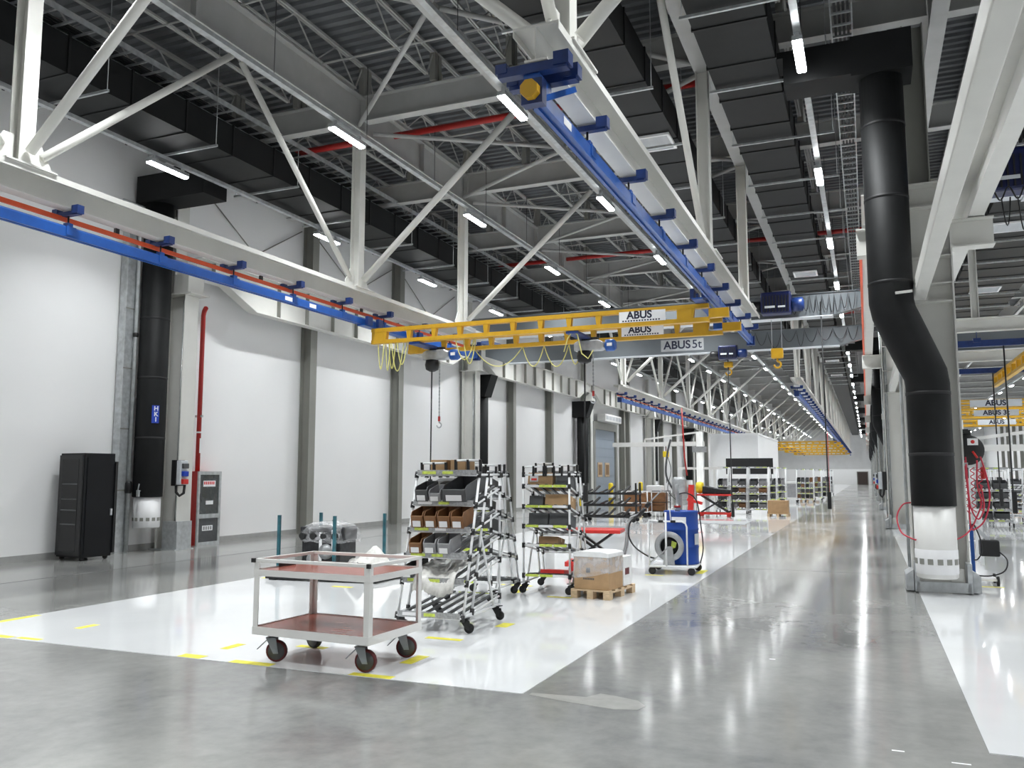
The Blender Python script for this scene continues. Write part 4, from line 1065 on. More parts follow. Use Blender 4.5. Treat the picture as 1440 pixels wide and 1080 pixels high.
def open_bin(w, d, h, front=.55):
    """open-top picking bin with a low slanted front, walls 8 mm"""
    t = .008; b = MB().box(-w/2, w/2, 0, d, 0, t)
    b.prism([(0, t), (d, t), (d, h), (.12*d, h), (0, h*front)], 'x', -w/2, -w/2+t); b.prism([(0, t), (d, t), (d, h), (.12*d, h), (0, h*front)], 'x', w/2-t, w/2)
    b.box(-w/2+t, w/2-t, d-t, d, t, h); b.prism([(0, t), (t, t), (t+.012, h*front), (-.008, h*front)], 'x', -w/2+t, w/2-t)
    return b
def place_bin(par_loc, rz, x, y, z, tilt, w, d, h, m, label, grp=None, card=True, front=.55):
    M = Matrix.Translation(par_loc) @ Matrix.Rotation(rz, 4, 'Z')
    p = M @ Vector((x, y, z))
    b = thing('parts_bin', label, 'bin', p, rz, grp)
    b.rotation_euler = (tilt, 0, rz)
    open_bin(w, d, h, front).build('tub', m, b)
    if card: MB().box(-w*.33, w*.33, -.016, -.010, h*.08, h*.46).build('label_card', 'white_print', b)
    return b
def box_on(par_loc, rz, x, y, z, w, d, h, m, label, name='carton', cat='box', grp=None, tilt=0, tape=True):
    M = Matrix.Translation(par_loc) @ Matrix.Rotation(rz, 4, 'Z')
    b = thing(name, label, cat, M @ Vector((x, y, z)), rz, grp); b.rotation_euler = (tilt, 0, rz)
    MB().box(-w/2, w/2, 0, d, 0, h).build('body', m, b, bevel=.004)
    if tape: MB().box(-w/2-.001, w/2+.001, d/2-.025, d/2+.025, h-.06, h+.0015).build('tape_strip', 'wood', b)
    return b

R1 = Vector((-4.68, 8.02, .004)); A1 = math.radians(2)
r1, zs1, fy1 = flow_rack(.76, 'white-pipe flow rack behind the trolley, brown bins on it', R1, A1)
TL = math.atan2(.17, .7)
# rack 1 load
def shelf_bin(i, x, dy, w, d, h, m, label, grp=None, front=.75):
    y = shelf_front(i)+dy
    return place_bin(R1, A1, x, y, shelf_z(i, max(y, shelf_front(i))), shelf_slope(i), w, d, h, m, label, grp, front=front)
for x in (.12, .28, .44, .60):
    shelf_bin(3, x, -.03, .145, .30, .17, 'bin_brown', 'brown picking bin with a white card on the middle shelf of the flow rack', 'brown bins on the middle shelf')
for i, x in enumerate((.14, .31, .48)):
    shelf_bin(2, x, -.03, .145, .30, .15, 'bin_light' if i else 'bin_brown', 'brown picking bin with a white card on the third shelf' if i == 0 else 'light grey picking bin with a white card, below the brown bins', None if i == 0 else 'light grey bins below the brown bins')
shelf_bin(4, .13, -.03, .15, .30, .16, 'bin_grey', 'small dark grey bin with white card at the wall end of the upper shelf', front=.8)
shelf_bin(4, .29, -.03, .14, .26, .13, 'bin_light', 'small light grey bin beside the dark one on the upper shelf', front=.7)
shelf_bin(4, .53, -.04, .28, .58, .17, 'bin_grey', 'large dark grey bin with white card on the upper shelf', front=.8)
box_on(R1, A1, .18, .62, 1.66, .20, .28, .15, 'cardboard', 'small cardboard box on the rack top at the wall end', tape=False)
box_on(R1, A1, .42, .62, 1.66, .18, .28, .15, 'cardboard', 'small cardboard box on the rack top beside the other', tape=False)
box_on(R1, A1, .20, .72, shelf_z(4, .72), .34, .28, .10, 'bin_grey', 'long grey tote on the upper shelf behind the bins', 'tote', 'tote', tape=False, tilt=shelf_slope(4))
place_bin(R1, A1, .09, shelf_front(1)-.05, shelf_z(1, shelf_front(1))+.01, shelf_slope(1), .13, .40, .11, 'bin_grey', 'dark grey bin tipped forward on the low shelf end', front=.6)
# crumpled clear plastic sheet over the second shelf
sh = MB(); nx, ny = 24, 18; vs = []
for j in range(ny+1):
    for i in range(nx+1):
        u, v = i/nx, j/ny
        x = .16+.48*u; y = .02+.72*v
        z = .555+.17*v+.035*math.sin(7*u+3*v)+.02*random.uniform(-1, 1)-(.16*(1-v/.16)**2 if v < .16 else 0)
        vs.append((x, y, z))
sh.add(vs, [(j*(nx+1)+i, j*(nx+1)+i+1, (j+1)*(nx+1)+i+1, (j+1)*(nx+1)+i) for j in range(ny) for i in range(nx)], True)
so = sh.build('plastic_sheet', 'crumple', None, R1, (0, 0, A1)); tag(so, 'crumpled white plastic sheet lying over the low shelf of the flow rack', 'sheet')
sm_ = so.modifiers.new('thick', 'SOLIDIFY'); sm_.thickness = .004

# rack 2 stands with its upright side to the aisle front, rack 3 beside it
R2 = Vector((-3.86, 12.15, .004)); A2 = PI+math.radians(4)
r2, zs2, fy2 = flow_rack(.66, 'white-pipe flow rack by the shrink-wrapped box, upright side forward', R2, A2)
R3 = Vector((-4.55, 11.15, .004)); A3 = PI+math.radians(2)
r3, zs3, fy3 = flow_rack(.62, 'white-pipe flow rack standing behind the rack with brown bins', R3, A3)
D_ = 1.05
def back_item(R, A, x, depth_from_back, i, w, d, h, m, label, **k):
    y = D_-depth_from_back-d; k['tilt'] = shelf_slope(i)
    return box_on(R, A, x, y, shelf_z(i, y), w, d, h, m, label, **k)
b = back_item(R2, A2, .44, .05, 4, .36, .42, .17, 'cardboard', 'cardboard box with a red and white label on the top shelf of the second rack', tilt=.1)
MB().box(.03, .15, .42, .423, .04, .14).build('shipping_label', 'white_print', b); MB().box(.05, .13, .423, .4245, .06, .09).build('label_print', 'bright_red', b)
back_item(R2, A2, .12, .05, 4, .20, .42, .17, 'bin_grey', 'dark grey tote beside the labelled box', name='tote', cat='tote', tape=False, tilt=.1)
back_item(R2, A2, .20, .06, 3, .34, .40, .15, 'cardboard', 'plain cardboard box on the second shelf of the second rack', tilt=.1)
back_item(R2, A2, .50, .06, 3, .20, .40, .13, 'bin_grey', 'dark grey tote on the second shelf of the second rack', name='tote', cat='tote', tape=False, tilt=.1)
for i, x in enumerate((.17, .47)): back_item(R2, A2, x, .06, 2, .28, .40, .16, 'bin_grey', 'dark grey tote on the middle shelf of the second rack', name='tote', cat='tote', tape=False, grp='totes on the middle shelf', tilt=.1)
back_item(R2, A2, .33, .08, 1, .28, .36, .10, 'cardboard_dark', 'low brown box on the fourth shelf of the second rack', tilt=.1)
back_item(R2, A2, .28, .10, 0, .34, .40, .05, 'bright_red', 'flat red tray on the bottom shelf of the second rack', name='tray', cat='tray', tape=False, tilt=.05)
for i, (x, z) in enumerate(((.30, 4), (.34, 3), (.25, 2), (.38, 1))):
    back_item(R3, A3, x, .06, z, .42, .42, .14, 'bin_grey', 'dark grey tote on the rack standing behind the brown bins', name='tote', cat='tote', tape=False, grp='totes on the rack behind', tilt=.1)

# ---- cardboard box on a pallet
pf = on_z(857, 845); pl_ = on_z(806, 837); prr = on_z(884, 830)
ang = math.radians(-7)
def pallet(loc, rz, label, w=.50, d=.95, grp=None):
    r = thing('pallet', label, 'pallet', loc, rz, grp)
    for k in range(5): MB().box(0, w, k*(d-.10)/4, k*(d-.10)/4+.10, .10, .12).build('deck_board', 'wood', r)
    for x in (0, w/2-.045, w-.09):
        for y in (0, d/2-.06, d-.12): MB().box(x, x+.09, y, y+.12, .0, .08).build('block', 'wood', r)
        MB().box(x, x+.09, 0, d, .08, .10).build('stringer_board', 'wood', r)
    return r
wpal = .56
pl_ = pf-Vector((wpal*math.cos(ang), wpal*math.sin(ang), 0))
pr_ = pallet(Vector((pl_.x, pl_.y, .004)), ang, 'small wooden pallet carrying the shrink-wrapped box', wpal, .92)
Mp = Matrix.Translation(pr_.location) @ Matrix.Rotation(ang, 4, 'Z')
bx = thing('carton', 'shrink-wrapped cardboard box with white foam top on the small pallet', 'box', Mp @ Vector((.04, .02, .12)), ang)
bw, bd, bh = wpal-.06, .50, .50
MB().box(0, bw, 0, bd, 0, bh-.06).build('body', 'cardboard', bx, bevel=.006)
ft = MB().prism([(-.015, bh-.075), (bw+.015, bh-.075), (bw+.01, bh-.02), (bw*.8, bh), (bw*.2, bh), (-.01, bh-.02)], 'y', -.012, bd+.012).build('foam_top', 'foam', bx, bevel=.008)
MB().prism([(-.006, .14), (bw*.5, .17), (bw+.006, .235), (bw+.006, bh-.07), (-.006, bh-.07)], 'y', -.0055, -.0035).box(bw+.0035, bw+.0055, -.004, bd, .22, bh-.07).build('stretch_wrap', 'clear_wrap', bx)
MB().box(bw*.36, bw*.48, -.0025, -.0015, .22, .285).build('printed_mark', 'bin_grey', bx)
pm_ = MB()
for k in range(7): pm_.box(bw*.27+k*.024, bw*.27+k*.024+.016, -.0025, -.0015, .128, .152)
pm_.build('printed_line', 'bin_grey', bx)
b2 = thing('carton', 'pale pink-wrapped box behind the shrink-wrapped one on the pallet', 'box', Mp @ Vector((.06, .55, .12)), ang)
MB().box(0, bw-.02, 0, .30, 0, .40).build('body', 'foam', b2, bevel=.01); MB().box(bw-.02, bw-.018, .05, .2, .15, .24).build('label', 'maroon', b2)

# ---- scissor lift tables
def lift_table(loc, rz, label, L=1.25, top_z=.62, handle=True, plat='bright_red'):
    r = thing('lift_table', label, 'lift table', loc, rz)
    MB().box(-L/2, L/2, -.30, -.22, .10, .18).box(-L/2, L/2, .22, .30, .10, .18).box(-L/2, -L/2+.1, -.22, .22, .10, .18).box(L/2-.1, L/2, -.22, .22, .10, .18).build('base_frame', 'bright_red', r, bevel=.01)
    MB().box(-L/2, L/2, -.32, .32, top_z, top_z+.06).build('platform', plat, r, bevel=.01)
    for y in (-.2, .2):
        MB().bar((-L/2+.12, y, .18), (L/2-.15, y, top_z), .035, .09, (0, 1, 0)).bar((L/2-.12, y, .18), (-L/2+.15, y, top_z), .035, .09, (0, 1, 0)).build('scissor_arms', 'black', r)
    for x in (-L/2+.12, L/2-.12):
        for y in (-.26, .26): MB().lathe([(.02, -.02), (.06, -.018), (.06, .018), (.02, .02)], 12, (x, y, .06), 'y').box(x-.03, x+.03, y-.02, y+.02, .06, .11).build('wheel', 'bright_red', r)
    if handle:
        for y in (-.16, .16):
            MB().tube([(L/2-.02, y, .15), (L/2+.06, y, .45), (L/2+.10, y, .80), (L/2+.16, y, .93), (L/2+.26, y, .97)], .016, 8).build('push_handle', 'pump_steel', r)
        MB().tube([(L/2+.26, -.16, .97), (L/2+.26, .16, .97)], .016, 8).build('grip', 'pump_steel', r)
    return r
lift_table((-4.35, 14.1, .004), math.radians(8), 'red scissor lift table with grey push handle behind the second rack', .95, .66)
lc = on_z(1006, 727)
lt2 = lift_table((lc.x, lc.y, .004), 0, 'red scissor lift table with black scissors and a yellow drum on its end', 1.30, .82, handle=False)
dx = thing('gearbox', 'dark machine part with a yellow round end lying on the lift table', 'machine part', (lc.x, lc.y, .89))
MB().prism([(-.45, 0), (.62, 0), (.62, .16), (.1, .22), (-.3, .30), (-.45, .30)], 'y', -.2, .2).build('casting', 'engine', dx, bevel=.03)
MB().lathe([(.05, -.28), (.20, -.26), (.24, -.14), (.20, -.0), (.1, .0)], 16, (-.44, 0, .24), 'x').build('yellow_end', 'bright_yellow', dx)
ml = on_z(1012, 735); tag(MB().box(-.95, .95, -.9, .9, 0, .012).build('floor_mat', 'mat_grey', None, (ml.x, ml.y, .004)), 'thin grey mat on the white floor in front of the red lift table', 'mat')

# ---- drum cart
dc = thing('drum_cart', 'white tube cart on casters carrying the blue drum', 'cart', (-3.02, 14.10, .004), math.radians(5))
MB().box(-.36, .36, .0, .78, .125, .145).build('deck', 'cream_coat', dc)
MB().tube([(-.38, -.02, .135), (.32, -.02, .135), (.38, .04, .135), (.38, .78, .135), (-.38, .78, .135), (-.38, -.02, .135)], .02, 8).build('deck_rim', 'pipe_white', dc)
MB().tube([(.24, -.02, .14), (.24, -.02, .78), (.22, -.02, .84), (.16, -.02, .87), (-.16, -.02, .87), (-.38, -.02, .89), (-.38, -.02, .14)], .014, 8).build('guard_hoop', 'pipe_white', dc)
MB().tube([(-.10, -.03, .14), (-.10, -.03, 1.02)], .016, 8).tube([(-.02, -.02, .86), (-.03, -.02, 1.06), (.02, -.02, 1.1)], .010, 6).build('upright', 'pipe_white', dc)
MB().box(-.22, -.14, -.05, .0, .85, .89).box(-.02, .06, -.05, .0, .85, .89).build('hose_clip', 'black', dc)
for x, y in ((-.34, .02), (.30, -.0), (.34, .74), (-.34, .74)):
    MB().lathe([(.015, -.018), (.062, -.016), (.062, .016), (.015, .018)], 14, (x, y, .062), 'y').box(x-.02, x+.02, y-.03, y+.03, .06, .125).build('caster', 'rubber', dc)
Md = Matrix.Translation(dc.location) @ Matrix.Rotation(math.radians(5), 4, 'Z')
dm = thing('drum', 'blue steel oil drum standing on the white cart', 'drum', Md @ Vector((.10, .45, .146)))
MB().lathe([(.27, 0), (.29, .01), (.29, .03), (.28, .05), (.282, .27), (.294, .29), (.282, .31), (.282, .56), (.294, .58), (.282, .60), (.28, .84), (.29, .86), (.29, .885), (.275, .885), (.272, .872), (.01, .872)], 36).build('shell', 'drum_blue', dm)
lbm = MB(); lbm.box(-.10, .14, -.2965, -.292, .70, .79); lbm.build('paper_label', 'white_print', dm, (0, 0, 0))
a = math.radians(68); MB().box(-.06, .06, -.004, 0, -.09, .09).build('side_label', 'crane_white', dm, (.296*math.sin(a), -.296*math.cos(a), .42), (0, 0, a))
pu = thing('drum_pump', 'grey air pump with red collar standing in the drum top', 'pump', dm.location+Vector((-.05, -.05, .872)))
MB().lathe([(.045, 0), (.045, .05), (.035, .06), (.05, .07), (.05, .09), (.024, .10), (.024, .24), (.034, .25), (.034, .44), (.02, .46)], 16).build('body', 'pump_steel', pu)
MB().lathe([(.052, .065), (.058, .07), (.058, .095), (.052, .10)], 16, cap=False).build('collar', 'red', pu)
rl_ = thing('hose_reel', 'grey steel hose reel with black centre on the drum cart', 'hose reel', Md @ Vector((-.06, .0, .46)))
q = MB().lathe([(.16, -.02), (.235, -.02), (.245, 0), (.235, .02), (.16, .02)], 36, (0, .02, 0), 'y', cap=False).lathe([(.16, .02), (.16, -.02)], 36, (0, .02, 0), 'y', cap=False).build('rim', 'pump_steel', rl_)
MB().lathe([(.02, .10), (.16, .10), (.16, .06), (.02, .06)], 30, (0, 0, 0), 'y').build('core', 'black', rl_)
MB().lathe([(.15, .04), (.238, .04), (.238, .07), (.15, .07)], 36, (0, .0, 0), 'y', cap=False).build('back_rim', 'pump_steel', rl_)
MB().prism([(.02, -.05), (.10, -.02), (.12, .06), (.04, .09)], 'y', .05, .062).build('yellow_tag', 'lime_label', rl_)
MB().prism([(-.06, 0), (.06, 0), (.10, -.30), (-.10, -.30)], 'y', -.025, -.006).bar((-.30, -.015, -.26), (.02, -.015, .0), .02, .07, (0, 1, 0)).build('stand_plate', 'pump_steel', rl_)
hs = [Vector(p) for p in ((-.30, .02, .26), (-.42, .0, .30), (-.62, -.02, .44), (-.72, -.02, .62), (-.70, -.02, .82), (-.60, -.02, .93), (-.52, -.02, .98))]
def smooth(pts, n=5):
    out = []
    for i in range(len(pts)-1):
        p0, p1, p2, p3 = pts[max(0, i-1)], pts[i], pts[i+1], pts[min(len(pts)-1, i+2)]
        for k in range(n):
            t = k/n; out.append(.5*((2*p1)+(-p0+p2)*t+(2*p0-5*p1+4*p2-p3)*t*t+(-p0+3*p1-3*p2+p3)*t**3))
    return out+[pts[-1]]
ho = thing('oil_hose', 'black hose with dispensing gun looping beside the drum cart', 'hose', Md @ Vector((0, 0, 0)), math.radians(5))
MB().tube(smooth(hs), .013, 8).build('hose', 'rubber', ho)
MB().tube([(-.54, -.02, .96), (-.44, -.02, 1.08)], [.03, .032], 10).tube([(-.42, -.02, 1.10), (-.36, -.02, 1.18)], [.04, .036], 10).build('gun_grip', 'black', ho)
MB().tube([(-.37, -.02, 1.17), (-.26, -.02, 1.28), (-.16, -.02, 1.38), (-.08, -.02, 1.36)], .011, 8).build('spout', 'pump_steel', ho)
MB().tube(smooth([Vector(p) for p in ((.04, .42, 1.30), (.2, .42, 1.33), (.36, .46, 1.2), (.42, .5, .8), (.45, .5, .4), (.40, .5, .16))]), .010, 6).build('supply_hose', 'rubber', ho)

# ---- skid with posts and wrapped engine
sk = thing('engine_skid', 'black skid frame with four teal posts', 'skid', (-7.92, 11.72, .004), math.radians(6))
MB().box(-.95, .95, -.62, -.42, .02, .07).box(-.95, .95, .42, .62, .02, .07).box(-.95, -.75, -.42, .42, .02, .07).box(.60, .80, -.42, .42, .02, .07).box(-.1, .1, -.42, .42, .02, .07).box(-.9, -.8, -.6, -.5, 0, .02).box(.8, .9, -.6, -.5, 0, .02).box(-.9, -.8, .5, .6, 0, .02).box(.8, .9, .5, .6, 0, .02).build('base_frame', 'black', sk)
for x, y in ((-.80, -.50), (.18, -.50), (-.62, .50), (.56, .50)):
    MB().box(x-.022, x+.022, y-.022, y+.022, .07, 1.0).build('corner_post', 'teal', sk)
    MB().box(x-.06, x+.06, y-.06, y+.06, .07, .12).build('post_socket', 'black', sk)
Ms = Matrix.Translation(sk.location) @ Matrix.Rotation(math.radians(6), 4, 'Z')
en = thing('engine', 'dark engine under clear plastic wrap on the skid', 'engine', Ms @ Vector((-.16, 0, .07)), math.radians(6))
eb = MB().box(-.36, .32, -.28, .28, .10, .52).box(-.42, .36, -.24, .24, .52, .74).box(-.30, .20, -.32, -.28, .2, .5).box(-.26, .26, -.2, .2, 0, .1)
eb.build('block', 'engine', en, bevel=.03)
for k in range(4): MB().lathe([(.05, 0), (.06, .02), (.06, .14), (.04, .16)], 10, (-.32+k*.19, -.26, .60), 'y').build('port', 'black', en).location = (0, -.10, 0)
MB().lathe([(.03, 0), (.12, .01), (.12, .05), (.03, .06)], 18, (.10, -.36, .36), 'y').build('pulley', 'pump_steel', en)
MB().lathe([(.03, 0), (.09, .01), (.09, .05), (.03, .06)], 18, (-.14, -.36, .24), 'y').build('pulley', 'pump_steel', en)
MB().box(-.02, .03, -.335, -.325, .18, .66).box(.20, .26, -.335, -.325, .36, .7).build('paper_tag', 'white_print', en)
wr_ = MB(); n_, m_ = 26, 12; vs = []
for j in range(m_+1):
    for i in range(n_):
        a = 2*PI*i/n_; t = j/m_
        rr = (.50+.05*math.sin(5*a+2*t)+.03*random.uniform(-1, 1))*(1-.0*t) if t < .6 else (.50+.03*random.uniform(-1, 1))*math.sqrt(max(.0, 1-((t-.6)/.4)**2)*.97+.03)
        vs.append((rr*math.cos(a)*.92, rr*math.sin(a)*.74, .50+.32*t+.02*random.uniform(-1, 1)))
wr_.add(vs, [(j*n_+i, j*n_+(i+1) % n_, (j+1)*n_+(i+1) % n_, (j+1)*n_+i) for j in range(m_) for i in range(n_)], True)
wr_.build('plastic_wrap', 'clear_wrap', en)
tr = MB(); nn = 16; vs = []
for j in range(nn+1):
    for i in range(nn+1):
        u, v = i/nn-.5, j/nn-.5
        h = max(0, .40-.75*abs(u)**1.2-.5*abs(v)+.07*math.sin(9*u+4*v)*math.cos(7*v))+.05*random.uniform(-1, 1)*(abs(u) < .45)
        vs.append((u*1.0, v*.9, max(.005, h)))
tr.add(vs, [(j*(nn+1)+i, j*(nn+1)+i+1, (j+1)*(nn+1)+i+1, (j+1)*(nn+1)+i) for j in range(nn) for i in range(nn)], True)
hp = Ms @ Vector((.52, .05, .072)); ho2 = tag(tr.build('plastic_heap', 'crumple', None, hp), 'heap of loose pale plastic wrap beside the engine on the skid', 'plastic wrap')

# ---- far floor things in the left bay
def black_cart(loc, rz, label, grp=None):
    r = thing('parts_cart', label, 'cart', loc, rz, grp)
    for x in (-.95, .95):
        for y in (-.4, .4): MB().box(x-.03, x+.03, y-.03, y+.03, .16, 1.35).build('post', 'black', r)
    for z in (.16, .55, .95): MB().box(-1.0, 1.0, -.44, -.38, z, z+.06).box(-1.0, 1.0, .38, .44, z, z+.06).box(-1.0, -.94, -.38, .38, z, z+.06).box(.94, 1.0, -.38, .38, z, z+.06).build('shelf_frame', 'black', r)
    for z in (.22, .61, 1.01):
        q_ = MB()
        for k in range(7): q_.bar((-.85+k*.27, -.36, z), (-.75+k*.27, .36, z+.10+.12*(k % 2)), .07, .05)
        q_.build('cradle', 'black', r)
    MB().box(-1.02, -.94, -.46, -.43, .55, .85).build('yellow_tag', 'bright_yellow', r)
    for x in (-.85, .85):
        for y in (-.36, .36): MB().lathe([(.02, -.025), (.075, -.022), (.075, .022), (.02, .025)], 12, (x, y, .08), 'y').box(x-.03, x+.03, y-.03, y+.03, .08, .16).build('wheel', 'rubber', r)
    return r
bc = on_z(850, 735); black_cart((bc.x+.1, bc.y+.5, .004), math.radians(4), 'long black parts cart with a yellow tag, near the roller door')
def wire_cart(loc, rz, label, white=True):
    r = thing('wire_cart', label, 'cart', loc, rz)
    m_ = 'pipe_white' if white else 'black'
    for x in (-.5, .5):
        for y in (-.35, .35): MB().tube([(x, y, .2), (x, y, 1.0)], .02, 6).build('post', m_, r)
    for z in (.2, .55, .98): MB().box(-.5, .5, -.37, -.34, z, z+.03).box(-.5, .5, .34, .37, z, z+.03).box(-.52, -.49, -.35, .35, z, z+.03).box(.49, .52, -.35, .35, z, z+.03).build('rail', m_, r)
    MB().box(-.48, .48, -.33, .33, .2, .22).build('deck', m_, r)
    for x in (-.42, .42):
        for y in (-.28, .28): MB().lathe([(.02, -.022), (.08, -.02), (.08, .02), (.02, .022)], 12, (x, y, .08), 'y').box(x-.03, x+.03, y-.03, y+.03, .08, .2).build('wheel', 'rubber', r)
    return r
w1 = on_z(893, 728); wire_cart((w1.x, w1.y+.3, .004), 0, 'white wire cart loaded with brown boxes near the wall')
w2 = on_z(913, 727); wire_cart((w2.x+.15, w2.y+.5, .004), 0, 'black-framed wire cart loaded with brown boxes near the wall', False)
for i, (w_, nm) in enumerate(((Vector((w1.x, w1.y+.3, 0)), 'white wire cart'), (Vector((w2.x+.15, w2.y+.5, 0)), 'black-framed wire cart'))):
    for k in range(3):
        tag(MB().box(-.42, .42, -.28, .28, 0, .23).build('carton', 'bin_brown', None, (w_.x, w_.y, .226+k*.235), bevel=.006), 'brown carton stacked on the '+nm, 'box', 'brown cartons on the '+nm)
tag(MB().box(-.3, .3, -.25, .25, 0, .28).build('carton', 'foam', None, (w2.x+.15, w2.y+.5, .932), bevel=.02), 'white bag-like bundle on top of the black-framed wire cart', 'bundle')

# white jib crane
jb = on_y(984, 640, 36.0); za = on_y(862, 622, 36.0)
jz = on_y(985, 624, 36).z
j = thing('jib_crane', 'white column-mounted jib crane with braced arm pointing to the wall', 'crane', (jb.x, 36, 0))
MB().lathe([(.30, 0), (.30, .02), (.15, .03), (.15, jz+.5), (.02, jz+.52)], 18).build('column', 'cream_coat', j)
xa = za.x-jb.x
MB().box(xa, .2, -.07, .07, jz-.09, jz+.09).build('arm', 'cream_coat', j)
MB().bar((-.1, 0, jz+.48), (xa*.62, 0, jz+.22), .05, .07).bar((xa*.62, 0, jz+.22), (xa*.62, 0, jz+.05), .05, .05).build('arm_brace', 'cream_coat', j)
MB().box(-.28, .28, -.16, .16, jz-.35, jz-.12).build('slew_bracket', 'pump_steel', j)
MB().box(-.9, .9, -.05, .05, 1.85, 1.95).box(-.62, -.54, -.05, .05, 1.85, jz-.1).box(.55, .62, -.05, .05, 0, 1.85).build('side_frame', 'cream_coat', j)
jh = thing('chain_hoist', 'small yellow chain hoist hanging from the white jib arm', 'hoist', (jb.x+xa*.38, 36, jz-.55))
MB().box(-.12, .12, -.1, .1, 0, .25).build('body', 'bright_yellow', jh, bevel=.03); MB().tube([(0, 0, .25), (0, 0, .46)], .02, 6).build('hook_eye', 'maroon', jh)
MB().tube([(.0, 0, 0), (0, 0, -1.1)], .012, 5).tube(smooth([Vector(p) for p in ((.08, 0, 0), (.2, 0, -.6), (.05, 0, -1.4), (.5, 0, -1.9))]), .014, 5).build('chain', 'black', jh)
pz = on_z(960, 728)
pt = thing('pump_stand', 'grey motor on a red pump stand beside the white jib column', 'pump', (pz.x, pz.y, 0))
MB().box(-.35, .35, -.3, .3, 0, .06).build('base', 'pump_steel', pt)
MB().lathe([(.25, .9), (.28, .95), (.28, 1.45), (.2, 1.55)], 16, (-.1, 0, 0)).build('motor', 'pump_steel', pt)
MB().lathe([(.1, .06), (.1, .9), (.2, .9)], 12, (-.1, 0, 0)).build('pedestal', 'pump_steel', pt)
MB().bar((.30, 0, .06), (.36, 0, 1.25), .20, .16).bar((.2, 0, .7), (.75, 0, .55), .2, .1).build('red_mast', 'bright_red', pt)
MB().tube([(.2, 0, 1.6), (.12, 0, 2.3), (.05, 0, 4.2)], .03, 6).build('red_pipe', 'red', pt)
MB().tube(smooth([Vector(p) for p in ((-.3, 0, 1.0), (-.6, 0, 1.6), (-.55, 0, 2.4), (-.4, 0, 3.0))]), .04, 6).build('hose', 'bin_grey', pt)

# white room far behind, flow racks before it
wrm = thing('partition_room', 'plain white windowless room standing far back on the white floor', 'room', (0, 0, 0))
a_, b_ = on_y(1000, 690, 60).x, on_y(1068, 690, 60).x; zt = on_y(1030, 612, 60).z
MB().box(a_, b_, 60, 60.12, .004, zt).build('front_wall', 'partition', wrm); MB().box(b_-.12, b_, 60.12, 74, .004, zt).build('side_wall', 'partition', wrm)
MB().box(a_, a_+.12, 60.12, 74, .004, zt).build('side_wall', 'partition', wrm); MB().box(a_-.05, b_+.05, 59.95, 74, zt, zt+.12).build('roof', 'partition', wrm)
sgn = on_y(1054, 665, 50); tag(MB().box(-1.3, 1.3, -.05, .05, 0, .9).box(-1.2, -1.1, -.04, .04, -1.65, 0).box(1.1, 1.2, -.04, .04, -1.65, 0).build('notice_board', 'black', None, (sgn.x, 50, 1.66)), 'wide black notice board standing behind the far racks', 'board')
far = []
base = None
spots = [(1007, 1022, 36.5, 'far'), (1025, 1049, 36, ''), (1051, 1079, 36, ''), (1081, 1091, 39, ''), (1091, 1104, 41, ''), (1120, 1132, 52, ''), (1132, 1144, 52, ''), (1145, 1155, 56, ''), (1156, 1168, 58, ''), (1146, 1158, 66, ''), (1160, 1172, 72, '')]
for i, (ua, ub, y, _) in enumerate(spots):
    xa_, xb_ = on_y(ua, 700, y).x, on_y(ub, 700, y).x
    W_ = xb_-xa_
    lab = 'white-pipe flow rack full of parts in the far rows beside the aisle'
    r, zs_, f_ = flow_rack(W_, lab, (xa_, y, .004), 0, grp='far flow racks', detail=False, levels=5, H=1.95)
    for z in zs_[:4]:
        for k in range(2):
            mm_ = random.choice(['bin_grey', 'black', 'bin_light', 'bin_grey', 'bin_light', 'bin_grey', 'bin_brown'])
            place_bin((xa_, y, 0), 0, W_*(.27+.46*k), .16+.28*z/2, z+.085, .16, W_*.38, .45, .2, mm_, 'parts bin standing on a far flow rack', 'bins on the far racks', card=False, front=.8)
for (u, v, w_, h_, lab) in ((1094, 727, .75, .5, 'cardboard box on a pallet at the end of the far racks'), (1135, 706, .75, .6, 'cardboard box on a pallet farther along the aisle edge'), (1161, 694, .75, .5, 'cardboard box on a pallet farthest along the aisle edge')):
    p = on_z(u, v); pallet((p.x-.4, p.y, .004), 0, 'wooden pallet under a far cardboard box', .8, .8, 'far pallets')
    box_on((p.x, p.y+.04, 0), 0, 0, 0, .125, w_, .7, h_, 'cardboard', lab)
p = on_z(1112, 706); wc_ = thing('white_cabinet', 'white cabinet cart among the far racks beside the aisle', 'cabinet', (p.x, p.y, .004))
MB().box(-.45, .45, 0, .6, .16, 1.2).build('body', 'cream_coat', wc_, bevel=.02); MB().box(-.36, .36, -.02, 0, .28, 1.08).build('door', 'bin_light', wc_)
for x in (-.36, .36):
    for y in (.08, .52): MB().lathe([(.02, -.022), (.07, -.02), (.07, .02), (.02, .022)], 10, (x, y, .07), 'y').box(x-.03, x+.03, y-.03, y+.03, .07, .16).build('wheel', 'rubber', wc_)

